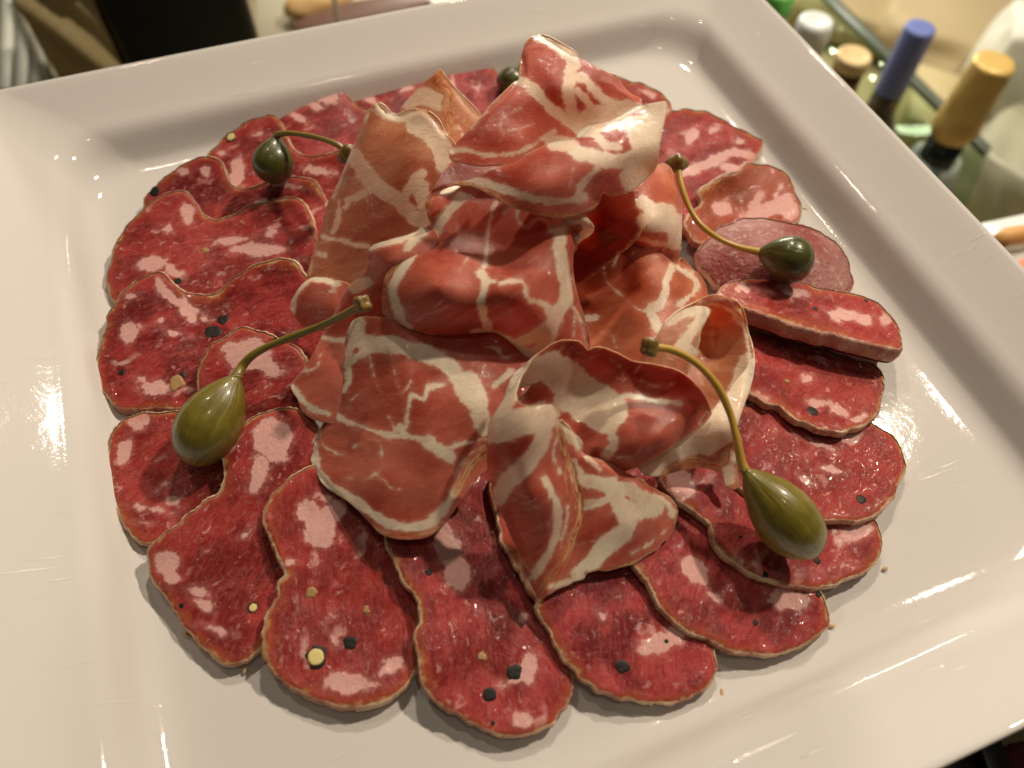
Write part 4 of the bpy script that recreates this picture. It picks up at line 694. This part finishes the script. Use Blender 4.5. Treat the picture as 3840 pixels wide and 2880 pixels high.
# pale tray with food behind the far rim
V, F = prism([(548,-90),(1100,-90),(1000,70),(556,120)], -22, 1.2); tag(mesh_obj('cream_tray', V, F, plain('cream_tray', (.66,.62,.47), .4), origin=at(750,0,-23.2)), 'cream tray just right of the black box behind the far rim', 'tray')
c = at(692, 4, -20.6); V, F = lump(c, (3.6,1.7,1.2), 11, .2, 4, .25); tag(mesh_obj('bread_piece', V, F, plain('tan_bread', (.62,.40,.16), .6), origin=c-[0,0,1.2]), 'tan bread like piece on the cream tray', 'bread')
c = at(778, 33, -20.8); V, F = lump(c, (6.6,1.6,.9), 21, .22, 4, .02); tag(mesh_obj('meat_piece', V, F, plain('brown_meat', (.17,.088,.06), .5), origin=c-[0,0,1.2]), 'long dark brown piece of meat on the cream tray behind the far rim', 'meat')
c = at(731, 45, -17); V, F = rbox(c+[0,0,1.], (.42, .2, 9), .2, .05); tag(mesh_obj('price_stick', V, F, plain('pale_plastic', (.66,.58,.48), .4), origin=c-[0,0,3.5]), 'thin pale upright stick in front of the brown meat', 'stick')
# bottles standing in the case at the right
TOP = -15.
def bottle(label, x, y, parts, group='bottles in the display case'):
    p = at(x, y, TOP); o0 = np.array([p[0], p[1], FLOOR]); b = empty('bottle', o0)
    for nm, prof, m in parts:
        V, F = lathe([(r*.82, z*.82 if z > -20 else z) for r, z in prof], (p[0], p[1], TOP), 40)
        if nm == 'foil':
            gw = wob(random.Random(5), 8, 1.5, 5.)
            V = [(p[0]+(x-p[0])*(1+.10*gw(x*2, y*2+z_)), p[1]+(y-p[1])*(1+.10*gw(x*2, y*2+z_)), z_) for x, y, z_ in V]
        mesh_obj(nm, V, F, m, b, origin=o0)
    return tag(b, label, 'bottle', group)
H = FLOOR-TOP
paleglass = plain('frosted_glass', (.55,.62,.52), .25, coat=.3); amber = plain('amber_glass', (.20,.14,.06), .2, coat=.3)
bottle('dark bottle with a tall blue capsule, right of the plate', 1990, 58, [
  ('body', [(3.5,H),(3.6,H+1),(3.6,-15),(3.2,-13.2),(2.2,-10.8),(1.5,-9.2),(1.40,-7.1)], plain('brown_glass', (.075,.060,.035), .15, coat=.4)),
  ('capsule', [(1.46,-7.1),(1.48,-7.0),(1.46,-.35),(1.40,-.06),(1.28,0),(.6,-.02)], plain('blue_foil', (.17,.22,.55), .45))])
bottle('bottle with crumpled gold foil over its neck, farthest right', 2151, 132, [
  ('body', [(3.9,H),(4,H+1),(4,-19),(3.5,-16),(2.2,-12.6),(1.85,-10.6),(1.75,-8.4)], plain('dark_green_glass', (.020,.035,.030), .12, coat=.5)),
  ('collar', [(3.6,-15.4),(3.7,-15.2),(2.75,-12.2),(2.5,-11.2),(2.35,-11.15)], plain('pale_label', (.42,.49,.41), .5)),
  ('foil', [(1.95,-8.4),(2.1,-8.2),(2.25,-7.0),(2.1,-6.1),(2.0,-5.),(2.12,-4.),(1.92,-3.),(1.98,-2.),(1.88,-1.2),(1.95,-.4),(1.84,-.1),(1.5,.02),(.7,0)], plain('gold_foil', (.84,.60,.20), .36, .2))])
bottle('frosted bottle with a round white cap, left of the gold capped one', 1765, 42, [
  ('body', [(2.9,H),(3,H+1),(3,-10),(2.4,-7.4),(1.6,-5.6),(1.5,-3.)], paleglass),
  ('cap', [(1.66,-3.),(1.72,-2.9),(1.72,-.5),(1.6,-.12),(1.35,.02),(.9,.0),(.7,-.18),(.3,-.2)], plain('white_cap', (.82,.90,.88), .35))])
bottle('amber bottle with a flat gold cap, nearest the plate rim', 1847, 117, [
  ('body', [(2.9,H),(3,H+1),(3,-10),(2.4,-7.4),(1.6,-5.6),(1.42,-1.3)], amber),
  ('cap', [(1.58,-1.3),(1.64,-1.2),(1.64,-.25),(1.5,-.03),(1.3,0),(1.15,-.1),(.4,-.1)], plain('gold_cap', (.80,.63,.33), .4, .1))])
bottle('bottle with a bright green cap peeping over the far right corner of the rim', 1688, -20, [
  ('body', [(2.6,H),(2.7,H+1),(2.7,-9),(1.5,-5.6),(1.3,-2.)], paleglass),
  ('cap', [(1.45,-2.),(1.5,-1.9),(1.5,-.3),(1.3,0),(.4,.0)], plain('green_cap', (.16,.55,.10), .4))])
# glass shelf, carton, bags and tray further off
def glass_mat():
    t = NT('shelf_glass'); a = t.n('BsdfTransparent', {0:c4(.80,.88,.78)}); b = t.n('BsdfGlossy', {0:c4(.8,.9,.8),'Roughness':.05})
    mx = t.n('MixShader', {0:.025, 1:a.outputs[0], 2:b.outputs[0]}); t.t.links.new(mx.outputs[0], t.out.inputs[0]); return t.m
o0 = at(1920, 150, -33); gs = empty('glass_shelf', o0)
V, F = prism([(1758,-46),(2138,323),(2018,620),(1518,140)], -33, .5); mesh_obj('pane', V, F, glass_mat(), gs, origin=o0)
V, F = prism([(1763,-48),(2143,318),(2132,330),(1752,-36)], -32.9, .7); mesh_obj('edge', V, F, plain('glass_edge', (.13,.155,.12), .3), gs, origin=o0)
tag(gs, 'glass shelf with a dark green edge among the bottles', 'shelf')
V, F = prism([(1985,135),(2092,170),(2075,290),(1960,250)], -37, 7.9); tag(mesh_obj('carton', V, F, plain('pale_card', (.60,.50,.28), .55), origin=at(2020,200,FLOOR)), 'pale yellow carton behind the blue capped and gold foil bottles', 'carton')
def sack(c, size, seed, amp, rotz=0):              # soft boxy bag: rounded block with sagging, creased sides
    bm = bmesh.new(); bmesh.ops.create_cube(bm, size=2); bmesh.ops.subdivide_edges(bm, edges=bm.edges[:], cuts=14, use_grid_fill=True); g = wob(random.Random(seed), 8, 1.5, 6.)
    V = []; bm.verts.index_update(); ca, sa = math.cos(rotz), math.sin(rotz)
    for v in bm.verts:
        p = v.co; q = p.normalized(); p = p.lerp(q*1.18, .45); k = 1+amp*g(p.x*1.6+p.z*1.1, p.y*1.9-p.z*.8)
        x, y, z = p.x*k*size[0], p.y*k*size[1], p.z*k*size[2]; V.append((c[0]+x*ca-y*sa, c[1]+x*sa+y*ca, c[2]+z))
    F = [tuple(v.index for v in f.verts) for f in bm.faces]; bm.free(); return V, F
c = at(1855, 10, -42); V, F = sack(c, (8,8,2.6), 31, .12, .6); tag(mesh_obj('tan_bag', V, F, plain('tan_cloth', (.42,.33,.18), .7), origin=c-[0,0,2.9]), 'soft tan bag behind the white capped and blue capped bottles', 'bag')
c = at(2090, 30, -41); V, F = sack(c, (14,9,3.6), 37, .12, .5); tag(mesh_obj('tan_bag', V, F, plain('sand_cloth', (.50,.40,.23), .7), origin=c-[0,0,3.9]), 'large sand coloured bag behind the gold foil bottle', 'bag')
c = at(2240, 170, -36); V, F = sack(c, (5.2,7,7.5), 41, .14, .8); tag(mesh_obj('white_bag', V, F, plain('white_paper', (.78,.78,.68), .5), origin=c-[0,0,8.5]), 'bulging white paper bag right of the gold foil bottle', 'bag')
c = at(2200, 370, -40); V, F = sack(c, (7,6,4.5), 43, .2, .3); tag(mesh_obj('plastic_bag', V, F, plain('grey_green_plastic', (.46,.45,.33), .3, coat=.3), origin=c-[0,0,5]), 'crumpled grey green plastic bag below the white paper bag', 'bag')
V, F = prism([(2100,486),(2250,454),(2400,640),(2260,680)], -12, 1.); tag(mesh_obj('white_tray', V, F, plain('white_tray', (.88,.92,.84), .3), origin=at(2230,560,-13)), 'white tray at the right edge of the picture beside the plate', 'tray')
V, F = tube([at(2150, 524, -11.4), at(2175, 512, -11.3), at(2215, 506, -11.3), at(2260, 496, -11.4)], [.42,.55,.55,.5], 14); tag(mesh_obj('orange_strip', V, F, plain('orange_food', (.72,.38,.12), .5), origin=at(2200,510,-12)), 'narrow orange strip of food lying on the white tray', 'food')
c = at(2220, 585, -11.3); V, F = lump(c, (1.1,.8,.5), 51, .15, 3); tag(mesh_obj('pink_piece', V, F, plain('pink_food', (.70,.28,.17), .5), origin=c-[0,0,.6]), 'small pink piece of food on the white tray against the plate rim', 'food')

zc = un([[1685, 716]], float(HZ(4.78)))[0]; V, F = lump(zc, (.30,.09,.05), 61, .55, 3, .15)
tag(mesh_obj('fat_crumb', V, F, plain('white_fat', (.82,.68,.50), .4, coat=.3), origin=zc-[0,0,.07]), 'tiny torn crumb of white fat lying just left of the top coppa flap', 'crumb')

cr = plain('casing_crumb', (.58,.38,.20), .6)
for k, (x, y, lb) in enumerate(((1797, 1352, 'against the sparkling pink slice'), (1560, 1497, 'beside the slice with one peppercorn'), (1741, 452, 'beside the curled hollow slice'),
  (1912, 1228, 'below the glossy slice under the front caper'), (528, 1446, 'between the two left front slices'), (402, 1372, 'outside the ragged edged left slice'))):
    c = at(x, y, .06); V, F = lump(c, (.10+.02*(k % 3), .05, .045), 70+k, .35, 2, k*1.1)
    tag(mesh_obj('casing_crumb', V, F, cr, origin=c-[0,0,.05]), 'tiny tan crumb of casing on the plate '+lb, 'crumb', 'casing crumbs on the plate')

# ---------------------------------------------------------------- the bunched slices that hold the mound up from inside
from mathutils.bvhtree import BVHTree
bpy.context.view_layer.update()
bv, bf = [], []
for o in SC.objects:
    if o.name.startswith('coppa_slice'):
        n = len(o.data.vertices); co = np.empty(n*3, np.float32); o.data.vertices.foreach_get('co', co)
        co = (co.reshape(-1, 3)+np.array(o.location))/CM; k = len(bv); bv += co.tolist()
        fi = np.empty(len(o.data.polygons)*3, np.int32); o.data.polygons.foreach_get('vertices', fi); bf += (fi.reshape(-1, 3)+k).tolist()
bvh = BVHTree.FromPolygons(bv, bf, all_triangles=True)
NX = 90; gx, gy = np.meshgrid(np.linspace(-6.5, 8.5, NX), np.linspace(-7.5, 8, NX)); X, Y = gx.ravel(), gy.ravel()
rr = np.hypot((X-1.1)/1.05, Y-.6); an_ = np.arctan2(Y-.6, X-1.1); g = wob(random.Random(17), 8, .5, 1.5)
Z = 7.2*np.clip(1-(rr/6.4)**2, 0, 1)**.62
Z = Z*(1+.10*np.sin(an_*7+rr*.9+2*g(X, Y))+.12*g(X*1.3, Y*1.3))
cam_v = Vector(CC)
def hidden(x, y, z):
    d = Vector((x, y, z))-cam_v; L = d.length; h = bvh.ray_cast(cam_v, d/L, L-.7); return h[0] is not None
for rep in range(3):
    for i in range(len(Z)):
        while Z[i] > .35 and not (hidden(X[i], Y[i], Z[i]) and hidden(X[i]-.16, Y[i]+.05, Z[i]) and hidden(X[i]+.16, Y[i]+.05, Z[i])): Z[i] -= max(.15, Z[i]*.06)
    if rep < 2:
        Q = Z.reshape(NX, NX); P_ = np.pad(Q, 1, 'edge'); Z = np.minimum(Q, (P_[:-2,1:-1]+P_[2:,1:-1]+P_[1:-1,:-2]+P_[1:-1,2:]+Q*2)/6).ravel()
Z = np.minimum(Z*.72, 4.2)
for rep in range(40):                            # no slope steeper than about 60 degrees, so nothing pokes out between the folds
    Q = Z.reshape(NX, NX); P_ = np.pad(Q, 1, 'edge'); Z = np.minimum(Q, np.minimum(np.minimum(P_[:-2,1:-1], P_[2:,1:-1]), np.minimum(P_[1:-1,:-2], P_[1:-1,2:]))+.28).ravel()
keep = Z > .4; idx = np.arange(NX*NX).reshape(NX, NX)
Q = np.stack([idx[:-1,:-1].ravel(), idx[:-1,1:].ravel(), idx[1:,1:].ravel(), idx[1:,:-1].ravel()], 1)
Q = Q[keep[Q].sum(1) >= 2]; Z = np.where(keep, Z, .12); hv = np.stack([X, Y, Z], 1)
used = np.unique(Q); rem = np.full(NX*NX, -1); rem[used] = np.arange(len(used)); hv = hv[used]; Q = rem[Q]
wv_ = wob(random.Random(23), 7, .5, 1.8)
hp = mesh_obj('coppa_heap', hv, Q, M['ham'], None, attrs={'loc':np.stack([hv[:,0], hv[:,1]+hv[:,2]*.8, hv[:,2]*.5+40], 1), 'fat':.5*wv_(hv[:,0]*1.2, hv[:,1]*1.2+hv[:,2])-.10,
  'brown':np.full(len(hv), -1.), 'dry':np.full(len(hv), -1.), 'edge':np.full(len(hv), 1.)}, origin=(1.1, .6, 0))
tag(hp, 'bunched coppa underneath the folded slices in the middle of the mound', 'ham heap', None, 'stuff')
